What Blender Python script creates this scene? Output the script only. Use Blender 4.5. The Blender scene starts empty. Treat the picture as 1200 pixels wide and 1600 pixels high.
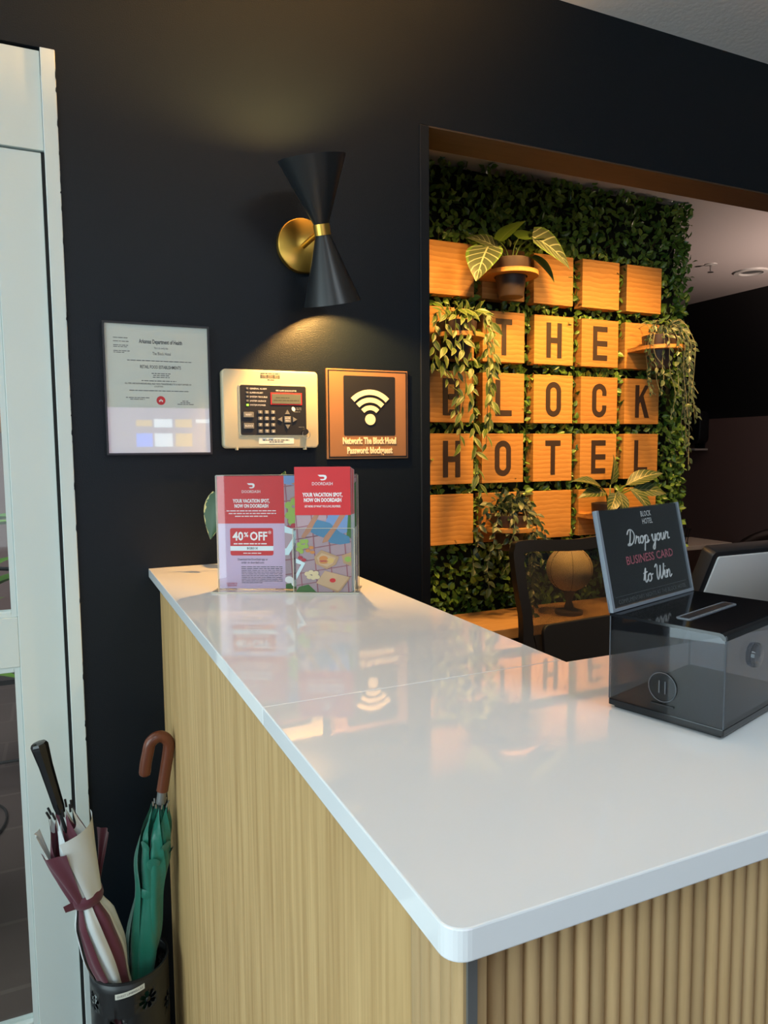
import bpy, bmesh, math, random
from mathutils import Vector, Matrix, Quaternion
from mathutils.geometry import delaunay_2d_cdt

R = math.radians
PI = math.pi
SC = bpy.context.scene
COL = SC.collection
random.seed(7)

# ------------------------------------------------------------------ camera
cam_d = bpy.data.cameras.new('camera')
cam = bpy.data.objects.new('camera', cam_d)
COL.objects.link(cam)
cam_d.sensor_width = 36
cam_d.lens = 25.101
cam_d.clip_start = 0.01
rt = Vector((0.91200, -0.41010, -0.00900)); dn = Vector((-0.04320, -0.07430, -0.99630)); fw = Vector((0.40790, 0.90900, -0.08550))
fw.normalize(); rt = (rt - fw * rt.dot(fw)).normalized(); up = rt.cross(fw)
cam.matrix_world = Matrix(((rt.x, up.x, -fw.x, 0), (rt.y, up.y, -fw.y, -1.68), (rt.z, up.z, -fw.z, 1.38), (0, 0, 0, 1)))
SC.camera = cam

# ------------------------------------------------------------------ world, window light, exposure
w = bpy.data.worlds.new('overcast_sky')
SC.world = w
w.use_nodes = True
bg = w.node_tree.nodes['Background']
bg.inputs[0].default_value = (0.72, 0.86, 0.95, 1)
bg.inputs[1].default_value = 0.55
SC.view_settings.view_transform = 'Standard'
SC.view_settings.look = 'None'
SC.view_settings.exposure = 0.0
SC.view_settings.gamma = 1
SC.view_settings.use_curve_mapping = False


def area(name, loc, target, sx, sy, power, color):
    d = bpy.data.lights.new(name, 'AREA')
    d.shape = 'RECTANGLE'
    d.size, d.size_y, d.energy, d.color = sx, sy, power, color
    o = bpy.data.objects.new(name, d)
    COL.objects.link(o)
    o.location = loc
    o.rotation_euler = (Vector(target) - Vector(loc)).to_track_quat('-Z', 'Y').to_euler()
    return o


area('daylight_street_window', (-2.72, -2.05, 1.35), (0, -2.05, 1.35), 2.9, 2.2, 86, (0.75, 0.95, 1.0))
area('daylight_rear_window', (-1.2, -5.9, 1.45), (-1.2, 0, 1.45), 2.4, 1.9, 20, (0.84, 0.94, 1.0))
area('daylight_terrace', (-1.6, 1.2, 2.9), (-0.6, 1.2, 0), 2.0, 2.0, 45, (0.95, 0.97, 1.0))


# ------------------------------------------------------------------ materials
MATS = {}


def nodes(name):
    m = bpy.data.materials.new(name)
    m.use_nodes = True
    nt = m.node_tree
    b = nt.nodes['Principled BSDF']
    MATS[name] = m
    return m, nt, b


def simple(name, col, rough=0.5, metal=0.0, spec=0.5, emit=None, estr=0.0, bump=None, coat=0.0, aniso=0.0, sheen=0.0):
    m, nt, b = nodes(name)
    b.inputs['Base Color'].default_value = (*col, 1)
    b.inputs['Roughness'].default_value = rough
    b.inputs['Metallic'].default_value = metal
    b.inputs['Specular IOR Level'].default_value = spec
    b.inputs['Coat Weight'].default_value = coat
    b.inputs['Anisotropic'].default_value = aniso
    b.inputs['Sheen Weight'].default_value = sheen
    if emit:
        b.inputs['Emission Color'].default_value = (*emit, 1)
        b.inputs['Emission Strength'].default_value = estr
    if bump:
        scale, strength, dist = bump
        t = nt.nodes.new('ShaderNodeTexCoord')
        n = nt.nodes.new('ShaderNodeTexNoise')
        n.inputs['Scale'].default_value = scale
        n.inputs['Detail'].default_value = 3
        bp = nt.nodes.new('ShaderNodeBump')
        bp.inputs['Strength'].default_value = strength
        bp.inputs['Distance'].default_value = dist
        nt.links.new(t.outputs['Object'], n.inputs['Vector'])
        nt.links.new(n.outputs['Fac'], bp.inputs['Height'])
        nt.links.new(bp.outputs['Normal'], b.inputs['Normal'])
    return m


def ramp(nt, stops):
    r = nt.nodes.new('ShaderNodeValToRGB')
    el = r.color_ramp.elements
    while len(el) < len(stops):
        el.new(0.5)
    for e, (p, c) in zip(el, stops):
        e.position = p
        e.color = (*c, 1)
    return r


def wood(name, c1, c2, scale, stretch, rough=0.45, wave=None, rnd=True, bump=0.15):
    """grain: stretched noise plus optional distorted growth rings"""
    m, nt, b = nodes(name)
    L = nt.links
    t = nt.nodes.new('ShaderNodeTexCoord')
    mp = nt.nodes.new('ShaderNodeMapping')
    mp.inputs['Scale'].default_value = stretch
    src = t.outputs['Object']
    if rnd:
        oi = nt.nodes.new('ShaderNodeObjectInfo')
        va = nt.nodes.new('ShaderNodeVectorMath'); va.operation = 'MULTIPLY_ADD'
        cx = nt.nodes.new('ShaderNodeCombineXYZ')
        for i in range(3):
            L.new(oi.outputs['Random'], cx.inputs[i])
        L.new(cx.outputs[0], va.inputs[0])
        va.inputs[1].default_value = (13.1, 7.7, 9.3)
        L.new(src, va.inputs[2])
        src = va.outputs[0]
    L.new(src, mp.inputs['Vector'])
    n = nt.nodes.new('ShaderNodeTexNoise')
    n.inputs['Scale'].default_value = scale
    n.inputs['Detail'].default_value = 5
    n.inputs['Roughness'].default_value = 0.6
    L.new(mp.outputs[0], n.inputs['Vector'])
    fac = n.outputs['Fac']
    if wave:
        wv = nt.nodes.new('ShaderNodeTexWave')
        wv.bands_direction = wave[2]
        wv.wave_profile = 'SAW'
        wv.inputs['Scale'].default_value = wave[0]
        wv.inputs['Distortion'].default_value = wave[1]
        wv.inputs['Detail'].default_value = 2
        wv.inputs['Detail Scale'].default_value = wave[3]
        L.new(src, wv.inputs['Vector'])
        mx = nt.nodes.new('ShaderNodeMix')
        mx.inputs[0].default_value = 0.45
        L.new(n.outputs['Fac'], mx.inputs[2]); L.new(wv.outputs['Fac'], mx.inputs[3])
        fac = mx.outputs[0]
    r = ramp(nt, [(0.25, c2), (0.75, c1)])
    L.new(fac, r.inputs[0])
    if rnd:
        hv = nt.nodes.new('ShaderNodeHueSaturation')
        ma = nt.nodes.new('ShaderNodeMapRange')
        ma.inputs[3].default_value = 0.84; ma.inputs[4].default_value = 1.1
        L.new(oi.outputs['Random'], ma.inputs[0]); L.new(ma.outputs[0], hv.inputs['Value'])
        L.new(r.outputs[0], hv.inputs['Color']); L.new(hv.outputs[0], b.inputs['Base Color'])
    else:
        L.new(r.outputs[0], b.inputs['Base Color'])
    b.inputs['Roughness'].default_value = rough
    bp = nt.nodes.new('ShaderNodeBump')
    bp.inputs['Strength'].default_value = bump; bp.inputs['Distance'].default_value = 0.001
    L.new(fac, bp.inputs['Height']); L.new(bp.outputs['Normal'], b.inputs['Normal'])
    return m


def leaf_mat(name, base, base2, vein=None, margin=None, rough=0.4, vein_w=0.05, side_veins=0, island=False, margin_at=0.72):
    """leaf colours in leaf coordinates (UV: x across, y along)"""
    m, nt, b = nodes(name)
    L = nt.links
    oi = nt.nodes.new('ShaderNodeObjectInfo')
    rnd = oi.outputs['Random']
    if island:
        ge = nt.nodes.new('ShaderNodeNewGeometry'); rnd = ge.outputs['Random Per Island']
    mx = nt.nodes.new('ShaderNodeMix'); mx.data_type = 'RGBA'
    mx.inputs[6].default_value = (*base, 1); mx.inputs[7].default_value = (*base2, 1)
    L.new(rnd, mx.inputs[0])
    col = mx.outputs[2]
    uv = nt.nodes.new('ShaderNodeUVMap')
    sp = nt.nodes.new('ShaderNodeSeparateXYZ'); L.new(uv.outputs[0], sp.inputs[0])
    def math_(op, a, bb=None, c=None):
        n = nt.nodes.new('ShaderNodeMath'); n.operation = op
        for i, v in enumerate((a, bb, c)):
            if v is None: continue
            if isinstance(v, (int, float)): n.inputs[i].default_value = v
            else: L.new(v, n.inputs[i])
        return n.outputs[0]
    ax = math_('ABSOLUTE', math_('SUBTRACT', sp.outputs[0], 0.5))      # 0 at midrib .. 0.5 at margin
    def blend(fac, color, col):
        k = nt.nodes.new('ShaderNodeMix'); k.data_type = 'RGBA'
        L.new(fac, k.inputs[0]); L.new(col, k.inputs[6]); k.inputs[7].default_value = (*color, 1)
        return k.outputs[2]
    if margin:
        no = nt.nodes.new('ShaderNodeTexNoise'); no.inputs['Scale'].default_value = 9
        L.new(uv.outputs[0], no.inputs['Vector'])
        e = math_('ADD', math_('MULTIPLY', ax, 2.0), math_('MULTIPLY', math_('SUBTRACT', no.outputs['Fac'], 0.5), 0.5))
        col = blend(math_('GREATER_THAN', e, margin_at), margin, col)
    if vein:
        f = math_('LESS_THAN', ax, vein_w * 0.5)
        if side_veins:
            s = math_('SINE', math_('MULTIPLY', math_('SUBTRACT', sp.outputs[1], math_('MULTIPLY', ax, 0.55)), side_veins * 2 * PI))
            f = math_('MAXIMUM', f, math_('MULTIPLY', math_('GREATER_THAN', s, 0.86), 0.8))
        col = blend(f, vein, col)
    L.new(col, b.inputs['Base Color'])
    b.inputs['Roughness'].default_value = rough
    return m


def clear(name, tint, gloss=1.0, rough=0.02, fres=1.45):
    m = bpy.data.materials.new(name)
    m.use_nodes = True
    nt = m.node_tree
    nt.nodes.remove(nt.nodes['Principled BSDF'])
    out = nt.nodes['Material Output']
    tr = nt.nodes.new('ShaderNodeBsdfTransparent'); tr.inputs[0].default_value = (*tint, 1)
    gl = nt.nodes.new('ShaderNodeBsdfGlossy'); gl.inputs['Roughness'].default_value = rough
    gl.inputs[0].default_value = (gloss, gloss, gloss, 1)
    # Schlick reflectance, the same from both sides of a thin sheet
    lw = nt.nodes.new('ShaderNodeLayerWeight'); lw.inputs[0].default_value = 0.5
    pw = nt.nodes.new('ShaderNodeMath'); pw.operation = 'POWER'; pw.inputs[1].default_value = 5
    r0 = ((fres - 1) / (fres + 1)) ** 2
    fr = nt.nodes.new('ShaderNodeMath'); fr.operation = 'MULTIPLY_ADD'; fr.inputs[1].default_value = 1 - r0; fr.inputs[2].default_value = r0
    nt.links.new(lw.outputs['Facing'], pw.inputs[0]); nt.links.new(pw.outputs[0], fr.inputs[0])
    mx = nt.nodes.new('ShaderNodeMixShader')
    nt.links.new(fr.outputs[0], mx.inputs[0]); nt.links.new(tr.outputs[0], mx.inputs[1]); nt.links.new(gl.outputs[0], mx.inputs[2])
    nt.links.new(mx.outputs[0], out.inputs[0])
    MATS[name] = m
    return m


simple('navy_paint', (0.0036, 0.0068, 0.0110), 0.38, spec=0.27, bump=(380, 0.40, 0.002))
simple('navy_trim', (0.005, 0.007, 0.010), 0.35, spec=0.35)
simple('white_paint', (0.60, 0.66, 0.63), 0.45)
simple('white_frame_paint', (0.60, 0.67, 0.65), 0.5)
simple('ceiling_white', (0.84, 0.84, 0.83), 0.9, bump=(60, 0.3, 0.004))
simple('inner_ceiling_white', (0.62, 0.58, 0.57), 0.9)
simple('lobby_white_wall', (0.38, 0.39, 0.39), 0.8)
simple('black_wall', (0.008, 0.008, 0.010), 0.6)
simple('mauve_wall', (0.20, 0.13, 0.12), 0.7)
simple('black_metal', (0.012, 0.014, 0.016), 0.35, spec=0.5)
simple('black_satin', (0.010, 0.012, 0.014), 0.32, spec=0.6)
simple('black_plastic', (0.010, 0.011, 0.014), 0.45)
simple('black_gloss', (0.006, 0.007, 0.009), 0.08)
simple('black_rubber', (0.008, 0.008, 0.008), 0.7)
simple('brass', (0.66, 0.39, 0.075), 0.28, metal=1.0, aniso=0.6)
simple('steel', (0.55, 0.55, 0.55), 0.3, metal=1.0)
simple('grey_metal', (0.22, 0.23, 0.23), 0.45, metal=0.6)
simple('bulb_glow', (1, 0.9, 0.7), 0.5, emit=(1.0, 0.62, 0.24), estr=12.0)
simple('panel_cream', (0.50, 0.45, 0.31), 0.45)
simple('panel_black', (0.012, 0.012, 0.013), 0.4)
simple('button_grey', (0.16, 0.16, 0.15), 0.5)
simple('lcd_green', (0.11, 0.125, 0.10), 0.3)
simple('lcd_dark', (0.05, 0.06, 0.045), 0.5)
simple('red_print', (0.62, 0.025, 0.03), 0.35)
simple('bezel_red', (0.45, 0.02, 0.02), 0.4)
simple('led_green', (0.2, 0.8, 0.05), 0.4, emit=(0.35, 1.0, 0.05), estr=1.6)
simple('ink', (0.02, 0.02, 0.02), 0.6)
simple('ink_grey', (0.10, 0.10, 0.11), 0.6)
simple('paper', (0.66, 0.68, 0.64), 0.6)
simple('white_print', (0.80, 0.80, 0.80), 0.45)
simple('cream_print', (0.82, 0.70, 0.46), 0.4)
simple('bronze_plate', (0.33, 0.165, 0.075), 0.38, metal=0.25)
simple('lilac_paper', (0.60, 0.44, 0.62), 0.4)
simple('pale_band', (0.70, 0.78, 0.82), 0.5)
simple('label_strip', (0.62, 0.62, 0.55), 0.5)
simple('letter_brown', (0.040, 0.024, 0.018), 0.55)
simple('pot_brown', (0.055, 0.038, 0.034), 0.5)
simple('pot_white', (0.7, 0.7, 0.68), 0.4)
simple('soil', (0.03, 0.02, 0.012), 0.95, bump=(200, 0.8, 0.004))
simple('stem_green', (0.10, 0.17, 0.03), 0.5)
simple('stem_pale', (0.22, 0.24, 0.14), 0.6)
simple('twig_brown', (0.10, 0.06, 0.03), 0.8)
simple('hedge_backing', (0.010, 0.016, 0.008), 0.9)
simple('maroon_cloth', (0.10, 0.012, 0.030), 0.6, sheen=0.3, bump=(900, 0.2, 0.001))
simple('white_cloth', (0.62, 0.66, 0.66), 0.65, sheen=0.3, bump=(900, 0.2, 0.001))
simple('green_cloth', (0.008, 0.155, 0.105), 0.38, sheen=0.2, bump=(30, 0.25, 0.01))
simple('dark_sheet', (0.006, 0.012, 0.016), 0.4)
wood('brown_handle_wood', (0.165, 0.046, 0.020), (0.10, 0.027, 0.012), 12, (8, 8, 1), 0.28, rnd=False, bump=0.03)
wood('block_wood', (0.66, 0.345, 0.095), (0.49, 0.222, 0.050), 9, (1.5, 6, 14), 0.5, wave=(16, 3.2, 'Z', 0.9), bump=0.25)
wood('oak_panel', (0.70, 0.475, 0.215), (0.40, 0.235, 0.085), 16, (5, 5, 0.16), 0.5, rnd=False, bump=0.12)
wood('oak_slat', (0.58, 0.395, 0.20), (0.45, 0.29, 0.13), 26, (5, 5, 0.25), 0.5, bump=0.1)
wood('desk_wood', (0.50, 0.30, 0.13), (0.36, 0.20, 0.08), 8, (1, 8, 8), 0.45, rnd=False)
wood('soffit_brown', (0.075, 0.043, 0.022), (0.055, 0.03, 0.015), 8, (1, 8, 8), 0.7, rnd=False)
simple('quartz', (0.80, 0.82, 0.835), 0.035, spec=0.55)
simple('quartz_edge', (0.66, 0.67, 0.65), 0.35, bump=(40, 0.1, 0.001))
simple('silver_plastic', (0.70, 0.72, 0.72), 0.42, metal=0.0, bump=(1500, 0.15, 0.0005))
simple('cream_globe', (0.62, 0.50, 0.30), 0.6)
simple('globe_foot', (0.10, 0.07, 0.05), 0.6)
simple('white_table', (0.60, 0.56, 0.53), 0.5)
simple('dark_leather', (0.016, 0.011, 0.010), 0.4)
simple('blanket', (0.42, 0.30, 0.34), 0.4)
simple('blanket_line', (0.30, 0.11, 0.14), 0.4)
simple('jeans_print', (0.07, 0.20, 0.34), 0.4)
simple('shirt_print', (0.16, 0.27, 0.50), 0.4)
simple('skin_print', (0.42, 0.20, 0.12), 0.4)
simple('kraft_print', (0.45, 0.28, 0.15), 0.4)
simple('kraft_light_print', (0.55, 0.37, 0.22), 0.4)
simple('bun_print', (0.55, 0.22, 0.06), 0.4)
simple('fries_print', (0.62, 0.42, 0.14), 0.4)
simple('grape_print', (0.28, 0.42, 0.08), 0.4)
simple('leaf_print', (0.05, 0.14, 0.03), 0.4)
simple('berry_print', (0.42, 0.03, 0.05), 0.4)
simple('tray_print', (0.60, 0.76, 0.80), 0.4)
simple('popcorn_print', (0.68, 0.56, 0.34), 0.4)
simple('edge_glow_acrylic', (0.62, 0.58, 0.46), 0.2)
simple('sign_black', (0.008, 0.011, 0.015), 0.22)
simple('sign_white', (0.62, 0.64, 0.66), 0.5)
simple('sign_pink', (0.42, 0.10, 0.14), 0.5)
simple('sign_grey', (0.10, 0.11, 0.12), 0.5)
simple('acrylic_rim', (0.20, 0.23, 0.27), 0.15)
simple('smoked_edge', (0.075, 0.085, 0.10), 0.2)
simple('screen_lilac', (0.1, 0.1, 0.1), 0.3, emit=(0.85, 0.60, 0.95), estr=2.7)
simple('screen_blue', (0.1, 0.1, 0.1), 0.3, emit=(0.20, 0.26, 1.0), estr=8.0)
simple('screen_white', (0.1, 0.1, 0.1), 0.3, emit=(0.8, 0.85, 1.0), estr=7.0)
simple('screen_orange', (0.1, 0.1, 0.1), 0.3, emit=(1.0, 0.62, 0.3), estr=4.6)
simple('downlight_glow', (1, 1, 1), 0.5, emit=(1.0, 0.62, 0.30), estr=4.0)
simple('terrace_wall', (0.42, 0.28, 0.26), 0.8)
simple('orange_lamp', (0.8, 0.35, 0.08), 0.5)
clear('acrylic', (0.965, 0.97, 0.965), 0.9)
clear('smoked_acrylic', (0.57, 0.60, 0.645), 0.9, fres=1.5)
clear('glass', (0.90, 0.93, 0.92), 1.0, fres=1.5)
clear('cover_glass', (0.97, 0.98, 0.975), 1.0, fres=1.5)
leaf_mat('hedge_leaf', (0.040, 0.125, 0.020), (0.200, 0.350, 0.055), rough=0.28, island=True, vein=(0.10, 0.19, 0.05), vein_w=0.10)
leaf_mat('hedge_leaf_single', (0.045, 0.135, 0.022), (0.205, 0.355, 0.06), rough=0.28, vein=(0.12, 0.21, 0.06), vein_w=0.10)
leaf_mat('veined_leaf', (0.055, 0.080, 0.040), (0.085, 0.110, 0.060), vein=(0.36, 0.42, 0.27), vein_w=0.05, side_veins=6, margin=(0.10, 0.20, 0.03), margin_at=0.86)
leaf_mat('lime_leaf', (0.075, 0.155, 0.018), (0.11, 0.20, 0.03), vein=(0.2, 0.28, 0.08))
leaf_mat('variegated_leaf', (0.055, 0.11, 0.014), (0.095, 0.16, 0.028), margin=(0.22, 0.26, 0.10), vein=(0.17, 0.22, 0.07))
leaf_mat('silver_leaf', (0.028, 0.065, 0.034), (0.062, 0.105, 0.06), margin=(0.10, 0.135, 0.09), vein=(0.09, 0.12, 0.08))
leaf_mat('small_dark_leaf', (0.020, 0.045, 0.018), (0.06, 0.095, 0.04), margin=(0.11, 0.14, 0.08), margin_at=0.85)
leaf_mat('zebra_leaf', (0.022, 0.05, 0.012), (0.045, 0.08, 0.02), vein=(0.30, 0.28, 0.12), vein_w=0.06, side_veins=7)
leaf_mat('terrace_leaf', (0.08, 0.30, 0.02), (0.20, 0.46, 0.03), vein=(0.35, 0.55, 0.12))
leaf_mat('counter_leaf', (0.012, 0.055, 0.012), (0.02, 0.07, 0.016), margin=(0.50, 0.46, 0.16), margin_at=0.93)


def tile_mat(name, c1, c2, mortar, scale):
    m, nt, b = nodes(name)
    t = nt.nodes.new('ShaderNodeTexCoord')
    br = nt.nodes.new('ShaderNodeTexBrick')
    br.inputs['Scale'].default_value = scale
    br.inputs['Color1'].default_value = (*c1, 1); br.inputs['Color2'].default_value = (*c2, 1); br.inputs['Mortar'].default_value = (*mortar, 1)
    br.inputs['Mortar Size'].default_value = 0.008
    br.inputs['Brick Width'].default_value = 0.6; br.inputs['Row Height'].default_value = 0.3
    nt.links.new(t.outputs['Object'], br.inputs['Vector']); nt.links.new(br.outputs['Color'], b.inputs['Base Color'])
    b.inputs['Roughness'].default_value = 0.35
    return m


tile_mat('floor_tile', (0.13, 0.095, 0.08), (0.11, 0.08, 0.07), (0.17, 0.13, 0.11), 1.0)


def mesh_fabric(name):
    m, nt, b = nodes(name)
    L = nt.links
    b.inputs['Base Color'].default_value = (0.014, 0.014, 0.016, 1); b.inputs['Roughness'].default_value = 0.6
    t = nt.nodes.new('ShaderNodeTexCoord'); sp = nt.nodes.new('ShaderNodeSeparateXYZ'); L.new(t.outputs['Object'], sp.inputs[0])
    o = []
    for i in (0, 2):
        a = nt.nodes.new('ShaderNodeMath'); a.operation = 'MULTIPLY'; a.inputs[1].default_value = 2 * PI / 0.0042
        s = nt.nodes.new('ShaderNodeMath'); s.operation = 'SINE'
        L.new(sp.outputs[i], a.inputs[0]); L.new(a.outputs[0], s.inputs[0]); o.append(s.outputs[0])
    k = nt.nodes.new('ShaderNodeMath'); k.operation = 'MULTIPLY'; L.new(o[0], k.inputs[0]); L.new(o[1], k.inputs[1])
    g = nt.nodes.new('ShaderNodeMath'); g.operation = 'GREATER_THAN'; g.inputs[1].default_value = 0.22; L.new(k.outputs[0], g.inputs[0])
    tr = nt.nodes.new('ShaderNodeBsdfTransparent'); mx = nt.nodes.new('ShaderNodeMixShader')
    L.new(g.outputs[0], mx.inputs[0]); L.new(b.outputs[0], mx.inputs[1]); L.new(tr.outputs[0], mx.inputs[2])
    L.new(mx.outputs[0], nt.nodes['Material Output'].inputs[0])
    return m


mesh_fabric('chair_mesh')


# ------------------------------------------------------------------ mesh builder
class MB:
    def __init__(self, M=None):
        self.v = []; self.f = []; self.uv = []; self.M = M or Matrix()

    def add(self, vs, fs, uvs=None):
        k = len(self.v)
        self.v += [tuple(self.M @ Vector(p)) for p in vs]
        self.f += [tuple(i + k for i in q) for q in fs]
        self.uv += list(uvs) if uvs else [(0, 0)] * len(vs)
        return self

    def box(self, x0, x1, y0, y1, z0, z1):
        return self.add([(x0, y0, z0), (x1, y0, z0), (x1, y1, z0), (x0, y1, z0), (x0, y0, z1), (x1, y0, z1), (x1, y1, z1), (x0, y1, z1)],
                        [(0, 3, 2, 1), (4, 5, 6, 7), (0, 1, 5, 4), (1, 2, 6, 5), (2, 3, 7, 6), (3, 0, 4, 7)])

    def prism(self, poly, h0, h1, axis='z'):
        """extrude a 2D polygon; axis z: (x,y)->z ; axis y: (x,z)->y"""
        n = len(poly)
        if axis == 'z':
            vs = [(p[0], p[1], h0) for p in poly] + [(p[0], p[1], h1) for p in poly]
        elif axis == 'y':
            vs = [(p[0], h0, p[1]) for p in poly] + [(p[0], h1, p[1]) for p in poly]
        else:
            vs = [(h0, p[0], p[1]) for p in poly] + [(h1, p[0], p[1]) for p in poly]
        fs = [tuple(range(n - 1, -1, -1)), tuple(range(n, 2 * n))] + [(i, (i + 1) % n, (i + 1) % n + n, i + n) for i in range(n)]
        return self.add(vs, fs)

    def flat(self, poly, h):
        """a face in the XZ plane looking at -y"""
        return self.add([(p[0], h, p[1]) for p in poly], [tuple(range(len(poly)))])

    def disc(self, cx, cz, rx, rz, h, n=20, rot=0):
        c, s = math.cos(rot), math.sin(rot)
        return self.flat([(cx + rx * math.cos(a) * c - rz * math.sin(a) * s, cz + rx * math.cos(a) * s + rz * math.sin(a) * c)
                          for a in [2 * PI * i / n for i in range(n)]], h)

    def lathe(self, prof, n=32, axis=Vector((0, 0, 1)), o=Vector((0, 0, 0)), closed=False):
        q = Vector(axis).to_track_quat('Z', 'Y')
        vs = []; fs = []
        for r, z in prof:
            for i in range(n):
                a = 2 * PI * i / n
                vs.append(tuple(Vector(o) + q @ Vector((r * math.cos(a), r * math.sin(a), z))))
        m = len(prof)
        for j in range(m - 1 + (1 if closed else 0)):
            j2 = (j + 1) % m
            for i in range(n):
                fs.append((j * n + i, j * n + (i + 1) % n, j2 * n + (i + 1) % n, j2 * n + i))
        return self.add(vs, fs)

    def cyl(self, p0, p1, r0, r1=None, n=12):
        p0 = Vector(p0); p1 = Vector(p1)
        r1 = r0 if r1 is None else r1
        l = (p1 - p0).length
        return self.lathe([(0.00001, 0), (r0, 0), (r1, l), (0.00001, l)], n, (p1 - p0).normalized(), p0)

    def tube(self, pts, r, n=8, cap=True):
        pts = [Vector(p) for p in pts]
        m = len(pts)
        rr = r if isinstance(r, (list, tuple)) else [r] * m
        vs = []; fs = []
        t0 = (pts[1] - pts[0]).normalized()
        ref = t0.orthogonal().normalized()
        for i in range(m):
            t = (pts[min(i + 1, m - 1)] - pts[max(i - 1, 0)]).normalized()
            ref = (ref - t * ref.dot(t)).normalized()
            b = t.cross(ref)
            for k in range(n):
                a = 2 * PI * k / n
                vs.append(tuple(pts[i] + (ref * math.cos(a) + b * math.sin(a)) * rr[i]))
        for i in range(m - 1):
            for k in range(n):
                fs.append((i * n + k, i * n + (k + 1) % n, (i + 1) * n + (k + 1) % n, (i + 1) * n + k))
        if cap:
            fs.append(tuple(range(n - 1, -1, -1))); fs.append(tuple(range((m - 1) * n, m * n)))
        return self.add(vs, fs)

    def grid(self, fn, nu, nv, uvs=True):
        vs = []; uv = []; fs = []
        for j in range(nv + 1):
            for i in range(nu + 1):
                vs.append(fn(i / nu, j / nv)); uv.append((i / nu, j / nv))
        for j in range(nv):
            for i in range(nu):
                a = j * (nu + 1) + i
                fs.append((a, a + 1, a + nu + 2, a + nu + 1))
        return self.add(vs, fs, uv)

    def mesh(self, name, bevel=0, smooth=None, uv=False, segs=2, bevel_angle=50):
        me = bpy.data.meshes.new(name)
        me.from_pydata(self.v, [], self.f)
        if uv:
            l = me.uv_layers.new(name='UVMap')
            for lp in me.loops:
                l.data[lp.index].uv = self.uv[lp.vertex_index]
        bm = bmesh.new(); bm.from_mesh(me)
        if not uv:
            bmesh.ops.remove_doubles(bm, verts=bm.verts, dist=1e-6)
        if bevel:
            bmesh.ops.recalc_face_normals(bm, faces=bm.faces)
            ed = [e for e in bm.edges if len(e.link_faces) == 2 and e.calc_face_angle(0) > R(bevel_angle)]
            bmesh.ops.bevel(bm, geom=ed, offset=bevel, segments=segs, profile=0.5, affect='EDGES', clamp_overlap=True)
        if not uv and any(len(e.link_faces) == 2 for e in bm.edges):
            bmesh.ops.recalc_face_normals(bm, faces=bm.faces)
        bm.to_mesh(me); bm.free()
        if smooth:
            for p in me.polygons: p.use_smooth = True
            me.set_sharp_from_angle(angle=R(smooth))
        return me

    def build(self, name, mat, parent=None, bevel=0, smooth=None, uv=False, segs=2, bevel_angle=50):
        return link(name, self.mesh(name, bevel, smooth, uv, segs, bevel_angle), mat, parent)


def link(name, me, mat, parent=None):
    if mat is not None and not me.materials:
        me.materials.append(MATS[mat])
    o = bpy.data.objects.new(name, me)
    COL.objects.link(o)
    if parent is not None: o.parent = parent
    return o


def thing(name, label, cat, loc=(0, 0, 0), rotz=0.0, group=None):
    o = bpy.data.objects.new(name, None)
    o.empty_display_size = 0.05
    COL.objects.link(o)
    o.location = loc; o.rotation_euler = (0, 0, rotz)
    o['label'] = label; o['category'] = cat
    if group: o['group'] = group
    return o


def tag(o, label, cat, group=None):
    o['label'] = label; o['category'] = cat
    if group: o['group'] = group
    return o


def struct(o):
    o['kind'] = 'structure'
    return o


def rrect(x0, x1, z0, z1, r, n=5):
    P = []
    for cx, cz, a0 in ((x1 - r, z0 + r, -PI / 2), (x1 - r, z1 - r, 0), (x0 + r, z1 - r, PI / 2), (x0 + r, z0 + r, PI)):
        for i in range(n + 1):
            a = a0 + PI / 2 * i / n
            P.append((cx + r * math.cos(a), cz + r * math.sin(a)))
    return P


def text_mesh(s, size, align='CENTER', bold=0.0, sx=1.0, M=None, h=0.0, extrude=0.0, spacing=1.0):
    """lettering in the XZ plane looking at -y, vertical centre of the capitals at z=0"""
    cu = bpy.data.curves.new('txt', 'FONT')
    cu.body = s; cu.size = size; cu.align_x = align; cu.offset = bold; cu.resolution_u = 2; cu.extrude = extrude
    cu.space_character = spacing
    ob = bpy.data.objects.new('txt', cu)
    me = bpy.data.meshes.new_from_object(ob)
    bpy.data.objects.remove(ob); bpy.data.curves.remove(cu)
    T = Matrix(((sx, 0, 0, 0), (0, 0, -1, h), (0, 1, 0, -0.345 * size), (0, 0, 0, 1)))
    me.transform((M or Matrix()) @ T)
    me.materials.clear()
    return me


def text(parent, s, x, z, size, mat, h=-0.0005, align='CENTER', bold=0.0, sx=1.0, F=None, extrude=0.0, name='lettering', width=None, spacing=1.0):
    M = (F or Matrix()) @ Matrix.Translation((x, 0, z))
    if width:
        me = text_mesh(s, size, align, bold, 1.0, None, h, extrude, spacing)
        xs = [v.co.x for v in me.vertices]
        sx = width / (max(xs) - min(xs))
        bpy.data.meshes.remove(me)
    me = text_mesh(s, size, align, bold, sx, M, h, extrude, spacing)
    me.name = name
    return link(name, me, mat, parent)


def greek(mb, x0, x1, z, t, h, rnd):
    """unreadable small print: word-long dashes"""
    x = x0
    while x < x1:
        l = min(rnd.uniform(0.004, 0.011), x1 - x)
        mb.flat([(x, z - t / 2), (x + l, z - t / 2), (x + l, z + t / 2), (x, z + t / 2)], h)
        x += l + 0.0014


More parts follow.
